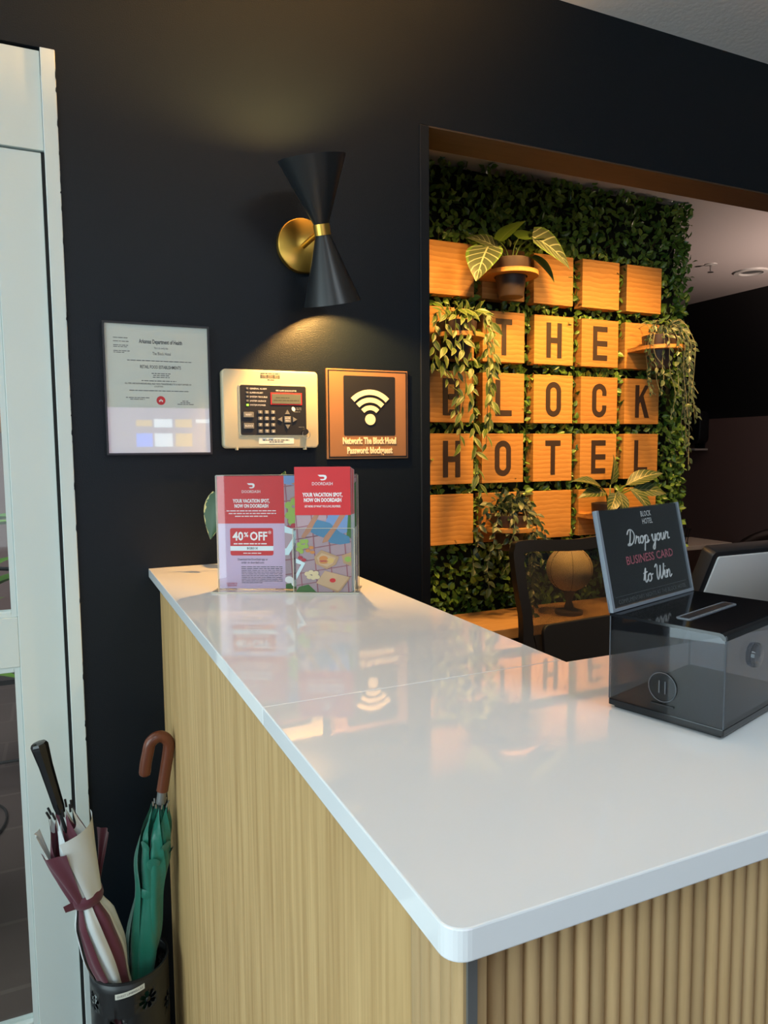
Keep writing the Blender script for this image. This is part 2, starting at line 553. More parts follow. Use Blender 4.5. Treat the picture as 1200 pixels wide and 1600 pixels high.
def catmull(pts, k=6):
    pts = [Vector(p) for p in pts]
    out = []
    n = len(pts)
    for i in range(n - 1):
        p0 = pts[max(i - 1, 0)]; p1 = pts[i]; p2 = pts[i + 1]; p3 = pts[min(i + 2, n - 1)]
        for j in range(k):
            t = j / k
            out.append(0.5 * ((2 * p1) + (p2 - p0) * t + (2 * p0 - 5 * p1 + 4 * p2 - p3) * t * t + (3 * p1 - p0 - 3 * p2 + p3) * t ** 3))
    out.append(pts[-1])
    return out


# ------------------------------------------------------------------ the setting
def sbox(name, mat, *b, bevel=0):
    return struct(MB().box(*b).build(name, mat, bevel=bevel))


sbox('floor', 'floor_tile', -2.9, 6.2, -6.2, 7.0, -0.05, 0.0)
# wall carrying sconce, signs, door and the wide opening to the back office
wf = struct(MB().box(0.022, 0.861, 0.0, 0.12, 0, 2.205).box(-2.9, 5.2, 0.0, 0.12, 2.205, 2.62).box(2.95, 5.2, 0.0, 0.12, 0, 2.205)
            .box(-2.9, -1.02, 0.0, 0.12, 0, 2.205).build('wall_front', 'navy_paint'))
struct(MB().box(0.861, 0.888, -0.004, 0.12, 0, 2.2025).build('trim_1', 'navy_trim', bevel=0.002))
struct(MB().box(0.888, 2.95, 0.0006, 0.1194, 2.2005, 2.2049).build('trim_2', 'soffit_brown'))  # thin brown grained strip along the underside of the opening
sbox('ceiling', 'ceiling_white', -2.9, 5.2, -6.2, 0.0, 2.602, 2.68)
sbox('ceiling_inner', 'inner_ceiling_white', 0.9, 4.9, 0.12, 7.0, 2.504, 2.6)
sbox('wall_inner_left', 'navy_paint', 0.80, 0.90, 0.12, 7.0, 0, 2.504)
struct(MB().box(4.55, 4.70, 0.12, 7.0, 1.60, 2.504).build('wall_inner_right', 'black_wall'))  # upper part of this wall is near black
struct(MB().box(4.54, 4.70, 0.12, 7.0, 0.0, 1.60).build('wall_inner_right_lower', 'mauve_wall'))  # lower part is mauve-brown and slightly proud
sbox('wall_inner_back', 'black_wall', 0.9, 4.55, 6.9, 7.0, 0, 2.504)
# lobby behind the camera: street window on the left, rear window, plain walls
struct(MB().box(-2.9, -2.8, -6.2, -3.55, 0, 2.602).box(-2.9, -2.8, -0.55, 0, 0, 2.602).box(-2.9, -2.8, -3.55, -0.55, 0, 0.2).box(-2.9, -2.8, -3.55, -0.55, 2.5, 2.602)
       .build('wall_left', 'lobby_white_wall'))
struct(MB().box(-2.8, -2.45, -6.1, -6.0, 0, 2.602).box(0.05, 5.2, -6.1, -6.0, 0, 2.602).box(-2.45, 0.05, -6.1, -6.0, 0, 0.45).box(-2.45, 0.05, -6.1, -6.0, 2.45, 2.602)
       .build('wall_back', 'lobby_white_wall'))
sbox('wall_right', 'lobby_white_wall', 5.1, 5.2, -6.0, 0, 0, 2.602)
# terrace beyond the glazed door
sbox('wall_terrace', 'terrace_wall', -2.9, 0.8, 3.2, 3.3, 0, 2.9)


# ------------------------------------------------------------------ glazed door and its frame
def glazed_door():
    d = struct(MB().box(-0.006, 0.022, -0.006, 0.10, 0, 2.2035).box(-1.02, -0.992, -0.006, 0.10, 0, 2.2035).build('door_frame', 'white_frame_paint', bevel=0.0015))
    MB().box(-0.9915, -0.007, 0.004, 0.10, 2.004, 2.200).build('header_panel', 'white_paint', d, bevel=0.001)
    random.seed(3)
    drip = MB()
    for i in range(34):                                   # ragged cut-in line of dark paint along the frame
        z = random.uniform(0.35, 2.19)
        a = random.uniform(0.0004, 0.0022); b = random.uniform(0.002, 0.011)
        drip.prism([(0.0222, z - b), (0.0222 - a, z - b * 0.4), (0.0222 - a * 0.8, z + b * 0.3), (0.0222, z + b)], -0.0064, -0.0056, 'y')
    drip.build('paint_smear', 'navy_trim', d)
    MB().box(-0.0135, -0.0062, 0.012, 0.03, 0.005, 2.003).build('weather_seal', 'black_rubber', d)
    r = thing('glazed_door', 'white panelled glass door beside the dark wall', 'door', (-0.5, 0.028, 0))
    x0, x1 = -0.49, 0.487
    zs = [0.006, 0.10, 0.925, 1.033, 1.90, 2.000]
    for a, b in ((x0, x0 + 0.088), (x1 - 0.088, x1)):
        MB().box(a, b, -0.02, 0.022, zs[0], zs[5]).build('stile', 'white_paint', r, bevel=0.0015)
    for a, b in ((zs[0], zs[1]), (zs[2], zs[3]), (zs[4], zs[5])):
        MB().box(x0 + 0.088, x1 - 0.088, -0.0195, 0.0215, a, b).build('rail', 'white_paint', r, bevel=0.0015)
    for a, b in ((zs[1], zs[2]), (zs[3], zs[4])):
        X0, X1 = x0 + 0.088, x1 - 0.088
        g = MB()
        g.box(X0, X0 + 0.012, -0.016, 0.016, a, b).box(X1 - 0.012, X1, -0.016, 0.016, a, b)
        g.box(X0 + 0.012, X1 - 0.012, -0.016, 0.016, a, a + 0.012).box(X0 + 0.012, X1 - 0.012, -0.016, 0.016, b - 0.012, b)
        g.build('glazing_bead', 'white_frame_paint', r, bevel=0.002)
        MB().box(X0 + 0.012, X1 - 0.012, -0.003, 0.003, a + 0.012, b - 0.012).build('pane', 'glass', r)
    MB().cyl((x0 + 0.05, -0.06, 1.0), (x0 + 0.05, -0.06, 1.25), 0.01).cyl((x0 + 0.05, -0.06, 1.02), (x0 + 0.05, -0.02, 1.02), 0.006) \
        .cyl((x0 + 0.05, -0.06, 1.23), (x0 + 0.05, -0.02, 1.23), 0.006).build('handle', 'steel', r, smooth=40)


glazed_door()


# ------------------------------------------------------------------ reception counter
ZC = 1.119
SLAB = 0.020


def counter():
    t = thing('countertop', 'white polished stone countertop in an L shape on the oak reception desk', 'countertop', (0.167, -1.372, ZC - SLAB))
    o = Vector((0.167, -1.372, ZC - SLAB))
    XE = 1.62
    sk = lambda y: 0.013 - 0.0124 * y / 1.371            # the run is not quite square to the wall
    leg = [(sk(0.394), 0.394), (0.389, 0.394), (0.389, 1.371), (sk(1.371), 1.371)]
    MB().prism(leg, 0, SLAB).build('slab', 'quartz', t, bevel=0.0012)
    r = 0.014
    arc = [(0.013 + r - r * math.cos(a), 0.011 + r - r * math.sin(a)) for a in [PI / 2 * i / 8 for i in range(9)]]
    poly = [(sk(0.3936), 0.3936)] + arc + [(XE - 0.167, 0.011), (XE - 0.167, 0.386), (0.389, 0.386), (0.389, 0.3936)]
    MB().prism(poly, 0, SLAB).build('slab', 'quartz', t, bevel=0.0012, bevel_angle=30)
    MB().box(0.013, 0.388, 0.39365, 0.39395, 0.004, SLAB - 0.0008).build('seam', 'ink_grey', t)

    b = thing('reception_counter', 'oak reception counter with smooth side and fluted slat front', 'counter', (0.196, -1.341, 0))
    H = ZC - SLAB
    MB().prism([(0.003, 0.064), (0.02, 0.064), (0.02, 1.3405), (-0.005, 1.3405)], 0, H).build('side_panel', 'oak_panel', b)
    MB().box(0.02, 0.335, 0.345, 1.3405, 0.0, 0.08).box(0.315, 0.335, 0.345, 1.3405, 0.08, H).build('inner_panel', 'oak_panel', b)
    MB().box(0.02, XE - 0.21, 0.012, 0.03, 0, H).build('front_backing', 'soffit_brown', b)
    MB().box(0.335, XE - 0.21, 0.325, 0.345, 0, H).build('inner_panel', 'oak_panel', b)
    MB().box(XE - 0.21, XE - 0.19, 0.0, 0.345, 0, H).build('end_panel', 'oak_panel', b)
    MB().box(0.006, 0.0125, -0.002, 0.02, 0, H).build('corner_channel', 'grey_metal', b)

    def half(r, n=8):
        return [(-r * math.cos(PI * i / n), -r * math.sin(PI * i / n)) for i in range(n + 1)]
    me = MB().prism([(x, y) for x, y in half(0.0062)], 0, H - 0.0005).mesh('slat', smooth=40)
    x = 0.0205
    while x < XE - 0.215:
        s = link('slat', me, 'oak_slat', b); s.location = (x, 0.012, 0)
        x += 0.01308
    me2 = MB().prism([(y * 0.45, -x) for x, y in half(0.0066)], 0, H - 0.0005).mesh('side_slat', smooth=40)
    for i in range(5):
        s = link('side_slat', me2, 'oak_slat', b); s.location = (0.0045, 0.0068 + i * 0.0135, 0)
    MB().box(0.004, 0.02, 0.0, 0.062, 0, H - 0.0002).build('side_backing', 'oak_slat', b)


counter()

# lower work desk behind the counter
wd = thing('work_desk', 'low dark work desk behind the tall reception counter', 'desk', (1.1, -0.7, 0))
MB().box(-0.54, 0.9, -0.295, 0.34, 0.72, 0.75).build('desktop', 'black_plastic', wd, bevel=0.002)
for x in (-0.50, 0.84):
    for y in (-0.26, 0.28):
        MB().box(x, x + 0.04, y, y + 0.04, 0, 0.72).build('leg', 'black_metal', wd)


# ------------------------------------------------------------------ wall sconce
def sconce():
    c = Vector((0.544, 0.0, 1.866))
    t = thing('wall_sconce', 'black double-cone wall lamp with brass disc and collar', 'wall lamp', c)
    n = Vector((0, -1, 0))
    MB().lathe([(0.00001, 0.020), (0.060, 0.020), (0.0625, 0.0185), (0.0635, 0.016), (0.0635, 0.004), (0.060, 0.0), (0.00001, 0.0)], 48, n).build('wall_plate', 'brass', t, smooth=35)
    MB().cyl((0, -0.018, 0), (0, -0.150, 0.0), 0.0065, n=14).build('arm', 'brass', t, smooth=40)
    tilt = Vector((-0.22, -0.20, 1)).normalized()
    j = Vector((0, -0.148, 0.0))
    MB().lathe([(0.0005, -0.0115), (0.0185, -0.0115), (0.0185, 0.0115), (0.0005, 0.0115)], 32, tilt, j).build('collar', 'brass', t, smooth=40)
    for s, L, rr in ((1, 0.144, 0.0735), (-1, 0.157, 0.0655)):
        prof = [(0.0165, 0.011), (rr, L), (rr - 0.0015, L), (0.0150, 0.014), (0.0005, 0.014)]
        ax = tilt * s
        sh = MB().lathe(prof, 48, ax, j).build('shade', 'black_satin', t, smooth=30)
        bp = j + ax * (0.106 if s > 0 else 0.090)
        MB().lathe([(0.0003, -0.020), (0.008, -0.018), (0.012, -0.008), (0.012, 0.004), (0.008, 0.012), (0.0003, 0.015)], 16, ax, bp).build('bulb', 'bulb_glow', sh, smooth=60)
        MB().lathe([(0.0003, -0.062), (0.009, -0.062), (0.009, -0.02), (0.0003, -0.02)], 16, ax, bp).build('bulb_holder', 'black_plastic', sh, smooth=40)
        d = bpy.data.lights.new('sconce_light', 'SPOT')
        d.energy = 48 if s > 0 else 32
        d.color = (1.0, 0.51, 0.13); d.shadow_soft_size = 0.012
        d.spot_size = R(150); d.spot_blend = 0.5
        o = bpy.data.objects.new('sconce_light', d); COL.objects.link(o)
        o.parent = t
        o.location = bp + ax * 0.018
        o.rotation_euler = ax.to_track_quat('-Z', 'Y').to_euler()


sconce()


# ------------------------------------------------------------------ framed permit
def permit():
    rnd = random.Random(5)
    W, H = 0.218, 0.279
    t = thing('framed_permit', 'white printed permit in a thin black frame on the dark wall', 'document', (0.0935, 0, 1.380))
    F = MB().box(-0.004, W + 0.004, -0.018, 0, -0.004, 0.0).box(-0.004, W + 0.004, -0.018, 0, H, H + 0.004).box(-0.004, 0.0, -0.018, 0, 0, H).box(W, W + 0.004, -0.018, 0, 0, H)
    F.build('frame', 'black_satin', t)
    MB().box(0.0, W, -0.014, -0.002, 0, H).build('paper_sheet', 'paper', t)
    MB().box(0.0, W, -0.0176, -0.0156, 0, H).build('cover_pane', 'cover_glass', t)
    h = -0.0143
    def X(p): return (p - 105) / 1000 * W
    def Zf(p): return H - (p - 130) / 1230 * H
    text(t, 'Arkansas Department of Health', X(640), Zf(285), 0.0125, 'ink_grey', h, width=0.092, bold=0.0003)
    text(t, 'This is to certify that', X(640), Zf(345), 0.006, 'ink_grey', h, width=0.030)
    text(t, 'The Block Hotel', X(645), Zf(398), 0.0095, 'ink_grey', h, width=0.039)
    text(t, 'RETAIL FOOD ESTABLISHMENTS', X(630), Zf(528), 0.0098, 'ink_grey', h, width=0.087, bold=0.00015)
    text(t, 'ALL FEES ARE NON-REFUNDABLE AND NON-TRANSFERABLE TO A NEW OWNER OR', X(605), Zf(690), 0.0052, 'ink', h, width=0.142)
    text(t, 'LOCATION', X(605), Zf(715), 0.0052, 'ink', h, width=0.018)
    g = MB()
    for z in (262, 295, 332, 347, 385, 400):
        greek(g, X(185), X(185) + rnd.uniform(0.02, 0.036), Zf(z), 0.0014, h, rnd)
    for z, a, b in ((470, 310, 945), (590, 540, 725), (608, 555, 710), (626, 550, 715), (662, 440, 780), (757, 320, 900), (826, 285, 510), (842, 325, 465), (852, 835, 900), (868, 815, 915), (884, 785, 950)):
        greek(g, X(a), X(b), Zf(z), 0.0015, h, rnd)
    g.build('small_print', 'ink_grey', t)
    MB().disc(X(622), Zf(850), 0.0095, 0.0098, h - 0.0001, 24).build('seal', 'red_print', t)
    s = MB()
    for a in range(3):
        s.disc(X(622) + (a - 1) * 0.0028, Zf(850) + (0.001 if a % 2 else -0.001), 0.0014, 0.0024, h - 0.0002, 8)
    s.build('seal_mark', 'white_print', t)


permit()


# ------------------------------------------------------------------ fire alarm panel
def fire_panel():
    W, H = 0.231, 0.186
    t = thing('fire_alarm_panel', 'cream fire alarm annunciator panel with black keypad on the wall', 'alarm panel', (0.3398, 0, 1.3845))
    body = MB().prism(rrect(0, W, 0.004, H, 0.010), -0.026, 0, 'y').build('housing', 'panel_cream', t, bevel=0.004, segs=3, smooth=40)
    MB().box(0.03, 0.034, -0.0262, -0.01, 0.0, 0.008).box(0.195, 0.199, -0.0262, -0.01, 0.0, 0.008).build('latch', 'panel_cream', t)
    def X(p): return (p - 47) / 555 * W
    def Zf(p): return H - (p - 66) / 472 * H
    MB().prism(rrect(X(136), X(532), Zf(458), Zf(150), 0.006), -0.028, -0.024, 'y').build('recess_rim', 'panel_cream', t, bevel=0.001)
    MB().prism(rrect(X(144), X(525), Zf(450), Zf(158), 0.004), -0.029, -0.025, 'y').build('faceplate', 'panel_black', t)
    h = -0.0292
    b = MB().box(X(316), X(500), -0.0305, -0.028, Zf(270), Zf(198)).build('display_bezel', 'bezel_red', t, bevel=0.0004)
    MB().box(X(323), X(493), -0.0312, -0.030, Zf(263), Zf(206)).build('display', 'lcd_green', b)
    g = MB(); rnd = random.Random(2)
    greek(g, X(345), X(425), Zf(228), 0.0022, -0.0314, rnd); greek(g, X(332), X(482), Zf(244), 0.0022, -0.0314, rnd)
    g.build('display_text', 'lcd_dark', b)
    for i, s in enumerate(('GENERAL ALARM', 'SUPERVISORY', 'SYSTEM TROUBLE', 'SYSTEM SILENCE', 'SYSTEM POWER')):
        z = Zf(178 + i * 24)
        MB().box(X(178), X(191), -0.0305, -0.0285, z - 0.0022, z + 0.0022).build('indicator_lamp', 'led_green' if i == 4 else 'button_grey', t, bevel=0.0004)
        text(t, s, X(198), z, 0.0052, 'white_print', h, 'LEFT')
    text(t, 'FIRE ALARM ANNUNCIATOR', X(408), Zf(186), 0.0048, 'white_print', h, width=0.050)
    for s, z in (('RESET', 331), ('SILENCE', 396)):
        k = MB().box(X(160), X(217), -0.032, -0.028, Zf(z + 16), Zf(z - 16)).build('wide_button', 'button_grey', t, bevel=0.0006)
        text(k, s, X(188), Zf(z), 0.0052, 'white_print', -0.0322)
    me = MB().box(-0.0048, 0.0048, -0.032, -0.028, -0.0038, 0.0038).mesh('key', bevel=0.0006)
    for r, row in enumerate(('123', '456', '789', '*0#')):
        for c, s in enumerate(row):
            k = link('key', me, 'button_grey', t)
            x, z = X(254 + c * 37), Zf(315 + r * 37.5)
            k.location = (x, 0, z)
            text(k, s, 0, 0, 0.0075, 'white_print', -0.0322)
    cx, cz = X(412), Zf(357)
    e = MB().box(cx - 0.0078, cx + 0.0078, -0.032, -0.028, cz - 0.0075, cz + 0.0075).build('enter_button', 'button_grey', t, bevel=0.0006)
    text(e, 'ENTER', cx, cz + 0.003, 0.0042, 'white_print', -0.0322); text(e, 'MENU', cx, cz - 0.003, 0.0042, 'white_print', -0.0322)
    for a in range(4):
        c, s = [(1, 0), (0, 1), (-1, 0), (0, -1)][a]
        o = (cx + c * 0.0175, cz + s * 0.0168)
        P = [(o[0] + c * 0.006, o[1] + s * 0.006), (o[0] - c * 0.0045 - s * 0.006, o[1] - s * 0.0045 + c * 0.006), (o[0] - c * 0.0045 + s * 0.006, o[1] - s * 0.0045 - c * 0.006)]
        MB().prism(P, -0.032, -0.028, 'y').build('arrow_button', 'button_grey', t, bevel=0.0004)
    MB().disc(X(449), Zf(294), 0.0042, 0.0055, h, 14, 0.5).build('maker_mark', 'white_print', t)
    g = MB(); greek(g, X(466), X(496), Zf(288), 0.0016, h, rnd); greek(g, X(466), X(496), Zf(297), 0.0016, h, rnd); greek(g, X(450), X(488), Zf(311), 0.0016, h, rnd)
    greek(g, X(478), X(512), Zf(402), 0.0014, h, rnd)
    g.build('small_print', 'button_grey', t)
    kx, kz = X(512), Zf(430)
    kb = MB().cyl((kx, -0.027, kz), (kx, -0.040, kz), 0.0075, 0.0068, 20).build('key_lock', 'black_plastic', t, smooth=40)
    MB().tube([(kx + 0.001 + 0.0095 * math.cos(a), -0.041 + 0.004 * math.sin(a), kz - 0.006 + 0.0105 * math.sin(a)) for a in [2 * PI * i / 24 for i in range(25)]], 0.0007, 6).build('key_ring', 'steel', kb, smooth=60)
    MB().box(X(245), X(450), -0.0268, -0.0258, Zf(502), Zf(466)).build('sticker', 'paper', t)
    g = MB(); greek(g, X(268), X(424), Zf(480), 0.0022, -0.027, rnd); greek(g, X(305), X(392), Zf(491), 0.0022, -0.027, rnd)
    g.build('sticker_text', 'ink', t)
    g = MB(); x = X(263)
    while x < X(375):
        wd_ = rnd.choice((0.0006, 0.001, 0.0015)); g.flat([(x, Zf(116)), (x + wd_, Zf(116)), (x + wd_, Zf(94)), (x, Zf(94))], -0.0264); x += wd_ + rnd.choice((0.0006, 0.0011))
    greek(g, X(263), X(375), Zf(87), 0.0016, -0.0264, rnd); greek(g, X(302), X(342), Zf(124), 0.0016, -0.0264, rnd)
    g.build('barcode', 'ink', t)


fire_panel()


# ------------------------------------------------------------------ wifi sign
def wifi_sign():
    W, H = 0.2215, 0.2225
    t = thing('wifi_sign', 'square bronze wifi sign with black inset and cream lettering', 'sign', (0.5986, 0, 1.3602))
    MB().box(0, W, -0.008, 0, 0, H).build('outer_plate', 'bronze_plate', t, bevel=0.0008)
    MB().box(0.003, W - 0.003, -0.0088, -0.007, 0.003, H - 0.003).build('border', 'panel_black', t)
    MB().box(0.0065, W - 0.0065, -0.0098, -0.008, 0.0065, H - 0.0065).build('face', 'bronze_plate', t)
    def X(p): return (p - 666) / 481 * W
    def Zf(p, x=0.5): return H - (p - (60 + 18 * x)) / (527 - 18 * 2 * x + 4) * H
    MB().prism(rrect(X(761), X(1066), 0.0585, 0.2065, 0.004), -0.0105, -0.009, 'y').build('inset', 'panel_black', t)
    cx, cz = X(915), 0.0985
    for r0, r1 in ((0.0615, 0.0745), (0.0425, 0.0545), (0.0235, 0.0350)):
        P = []
        for i in range(17):
            a = R(45) + R(90) * i / 16; P.append((cx + r1 * 0.98 * math.cos(a), cz + r1 * math.sin(a)))
        for i in range(17):
            a = R(135) - R(90) * i / 16; P.append((cx + r0 * 0.98 * math.cos(a), cz + r0 * math.sin(a)))
        q = MB()
        for i in range(16):
            q.prism([P[i], P[i + 1], P[32 - i], P[33 - i]], -0.0128, -0.010, 'y')
        q.build('signal_arc', 'cream_print', t)
    MB().prism([(cx + 0.0138 * math.cos(a), cz + 0.0138 * math.sin(a)) for a in [2 * PI * i / 28 for i in range(28)]], -0.0128, -0.010, 'y').build('signal_dot', 'cream_print', t)
    text(t, 'Network: The Block Hotel', X(912), 0.0455, 0.0225, 'cream_print', -0.0105, width=0.146, bold=0.0008, extrude=0.001)
    text(t, 'Password: blockguest', X(912), 0.0215, 0.0225, 'cream_print', -0.0105, width=0.124, bold=0.0008, extrude=0.001)


wifi_sign()


# ------------------------------------------------------------------ leaves
def leaf_mb(mb, L, W, curl=0.3, fold=0.25, ns=5, shape='oval', M=None, droop=0.0):
    """leaf growing along +y from the origin, upper side +z"""
    old = mb.M
    if M is not None: mb.M = old @ M
    def width(t):
        if shape == 'oval': return math.sin(PI * min(1, t ** 0.8)) ** 0.8
        if shape == 'heart': return (math.sin(PI * (0.12 + 0.88 * t) ** 0.72)) ** 0.9 if t < 1 else 0
        if shape == 'lance': return math.sin(PI * t ** 0.75) ** 1.1
        return 1
    vs = []; uv = []; fs = []
    for j in range(ns + 1):
        t = j / ns
        hw = W / 2 * max(0.02, width(t))
        z = curl * L * (t - t * t) - droop * L * t * t
        for u in (-1, -0.5, 0, 0.5, 1):
            vs.append((hw * u, L * t, z + fold * hw * abs(u)))
            uv.append((0.5 + 0.5 * u, t))
    for j in range(ns):
        for i in range(4):
            a = j * 5 + i
            fs.append((a, a + 1, a + 6, a + 5))
    mb.add(vs, fs, uv)
    mb.M = old
    return mb


def leaf_mesh(name, *a, **k):
    mb = MB(); leaf_mb(mb, *a, **k)
    return mb.mesh(name, uv=True, smooth=80)


def orient(d, upv, roll=0.0):
    """matrix whose y axis follows d and z axis leans to upv"""
    y = Vector(d).normalized()
    z = Vector(upv); z = z - y * z.dot(y)
    if z.length < 1e-4: z = y.orthogonal()
    z.normalize(); x = y.cross(z)
    m = Matrix((x, y, z)).transposed().to_4x4()
    return m @ Matrix.Rotation(roll, 4, 'Y')


def place(me, mat, parent, p, d, upv, roll=0, s=1.0, name='leaf'):
    o = link(name, me, mat, parent)
    o.matrix_local = Matrix.Translation(p) @ orient(d, upv, roll) @ Matrix.Scale(s, 4)
    return o


# ------------------------------------------------------------------ green wall with wooden blocks
G = 0.79
CX = [1.405, 1.645, 1.893, 2.137, 2.379]
CZ = [2.079, 1.832, 1.589, 1.345, 1.104]
BS = 0.2


def green_wall():
    rnd = random.Random(11)
    t = thing('leaf_wall', 'tall wall of glossy green artificial leaves behind the wooden blocks', 'plant wall', (1.8, 0.97, 0))
    O = Vector((1.8, 0.97, 0))
    XL, XR, Z0, Z1 = 1.02, 2.675, 0.06, 2.50
    MB(Matrix.Translation(-O)).box(0.92, 2.66, 0.90, 1.02, 0, 2.5035).build('backing', 'hedge_backing', t)
    def in_block(x, z, m):
        return any(abs(x - cx) < BS / 2 - m for cx in CX) and any(abs(z - cz) < BS / 2 - m for cz in CZ)
    protos = [leaf_mesh('leaf', 0.036, 0.022, 0.25, 0.35, 3), leaf_mesh('leaf', 0.032, 0.021, -0.2, 0.3, 3), leaf_mesh('leaf', 0.028, 0.017, 0.4, 0.45, 3)]
    mass = MB()
    spots = []
    for i in range(15500):
        if rnd.random() < 0.16:                                     # free right-hand edge of the wall
            x = XR + rnd.uniform(-0.02, 0.03); y = rnd.uniform(0.85, 1.02)
            n = Vector((1.0, rnd.uniform(-0.7, 0.2), rnd.uniform(-0.4, 0.5)))
            z = rnd.uniform(Z0, Z1)
        else:
            x = rnd.uniform(XL, XR + 0.02); z = rnd.uniform(Z0, Z1)
            if x < 1.22 and rnd.random() < 0.6: continue
            if z < 0.60 and rnd.random() < 0.7: continue
            if in_block(x, z, 0.012): continue
            lump = 0.018 * math.sin(x * 21 + 2.0 * math.sin(z * 9)) * math.sin(z * 19 + x * 5)
            y = 0.845 + lump + rnd.triangular(-0.022, 0.05, -0.008)
            n = Vector((rnd.gauss(0, 0.55), -1, rnd.gauss(0.25, 0.6)))
            if in_block(x, z, -0.03): y = rnd.uniform(0.812, 0.85)
        spots.append((x, y, z, n))
    spots.sort(key=lambda s: s[1] + (0 if 1.31 < s[0] < 2.68 and 0.95 < s[2] < 2.4 else 9))
    for k, (x, y, z, n) in enumerate(spots):
        a = rnd.uniform(0, 2 * PI)
        n.normalize()
        d = n.orthogonal().normalized()
        d.rotate(Quaternion(n, a))
        d = d + n * rnd.uniform(0.1, 0.75) + Vector((0, 0, 0.25))
        s = rnd.uniform(0.75, 1.2)
        p = Vector((x, y, z)) - O
        if k < 290:
            place(protos[k % 3], 'hedge_leaf_single', t, p, d, n, 0, s)
        else:
            M = Matrix.Translation(p) @ orient(d, n) @ Matrix.Scale(s, 4)
            leaf_mb(mass, 0.034, 0.021, rnd.uniform(-0.2, 0.4), 0.35, 3, M=M)
    o = mass.build('leaf_mass', 'hedge_leaf', t, uv=True, smooth=80)
    o['kind'] = 'stuff'
    tw = MB(Matrix.Translation(-O))
    for i in range(40):
        p = Vector((rnd.uniform(1.3, 2.6), 0.86, rnd.uniform(0.75, 2.4)))
        tw.tube([p, p + Vector((rnd.uniform(-0.03, 0.03), -0.01, 0.04)), p + Vector((rnd.uniform(-0.05, 0.05), -0.03, 0.08))], 0.0015, 5)
    tw.build('twigs', 'twig_brown', t)['kind'] = 'stuff'


green_wall()

# letters: upright condensed strokes, width .078, height .144, stroke .023
LW, LH, LS = 0.078, 0.144, 0.0225


def stadium(x0, x1, z0, z1, r, n=8):
    return rrect(x0, x1, z0, z1, r, n)


def letter(parent, ch):
    mb = MB()
    w, h, s = LW / 2, LH / 2, LS
    y0, y1 = -0.0012, 0.0005
    def bar(x0, x1, z0, z1): mb.box(x0, x1, y0, y1, z0, z1)
    def quad(P): mb.prism(P, y0, y1, 'y')
    def ring(x0, x1, z0, z1, r, skip=None, dy=0.0):
        A = stadium(x0, x1, z0, z1, r); B = stadium(x0 + s, x1 - s, z0 + s, z1 - s, max(0.002, r - s))
        n = len(A)
        for i in range(n):
            j = (i + 1) % n
            c = ((A[i][0] + A[j][0]) / 2, (A[i][1] + A[j][1]) / 2)
            if skip and skip(c): continue
            mb.prism([A[i], A[j], B[j], B[i]], y0 - dy, y1, 'y')
    if ch == 'T':
        bar(-w, w, h - s, h); bar(-s / 2, s / 2, -h, h - s)
    elif ch == 'H':
        bar(-w, -w + s, -h, h); bar(w - s, w, -h, h); bar(-w + s, w - s, -s / 2, s / 2)
    elif ch == 'E':
        bar(-w, -w + s, -h, h)
        for z in (-h, -s / 2, h - s): bar(-w + s, w, z, z + s)
    elif ch == 'L':
        bar(-w, -w + s, -h, h); bar(-w + s, w, -h, -h + s)
    elif ch == 'O':
        ring(-w, w, -h, h, w)
    elif ch == 'C':
        ring(-w, w, -h, h, w, lambda c: c[0] > w - 0.004 and abs(c[1]) < h - w - 0.001)
        bar(w - s, w, h - w - 0.012, h - w); bar(w - s, w, -h + w, -h + w + 0.012)
    elif ch == 'B':
        bar(-w, -w + s, -h, h)
        ring(-w + s * 0.2, w - 0.003, -s / 2, h, w * 0.7, lambda c: c[0] < -w + s * 0.9, 0.0002)
        ring(-w + s * 0.2, w, -h, s / 2, w * 0.7, lambda c: c[0] < -w + s * 0.9, 0.0004)
    elif ch == 'K':
        bar(-w, -w + s, -h, h)
        quad([(-w + s, -0.012), (-w + s, 0.020), (w - s, h), (w, h)])
        mb.prism([(-0.012, 0.006), (0.006, 0.030), (w + 0.004, -h), (w - s, -h)], y0 - 0.0002, y1, 'y')
    return mb.build('letter', 'letter_brown', parent)


GRID = ['     ', ' THE ', 'BLOCK', 'HOTEL', '     ']
RING = {(0, 1): 2.053, (1, 0): 1.803, (1, 4): 1.809, (4, 1): 1.067, (4, 3): 1.094}
NTH = ['first', 'second', 'third', 'fourth', 'fifth']
PLANTN = {(0, 1): 'heart-leaved plant', (1, 0): 'trailing variegated plant', (1, 4): 'silvery trailing plant', (4, 1): 'small-leaved bushy plant', (4, 3): 'striped-leaf plant'}
PROUD = [[0.0, 0.004, 0.006, 0.0, 0.0], [0, 0, 0, 0, 0.004], [0.003, 0, 0, 0, 0], [0.003, 0.003, 0, 0, 0], [0.003, 0.004, 0, 0.006, 0.004]]
SHELF_Y = 0.700
SHIFT = {(0, 1): -0.030, (1, 0): -0.032, (1, 4): 0.010, (4, 1): -0.030, (4, 3): -0.012}


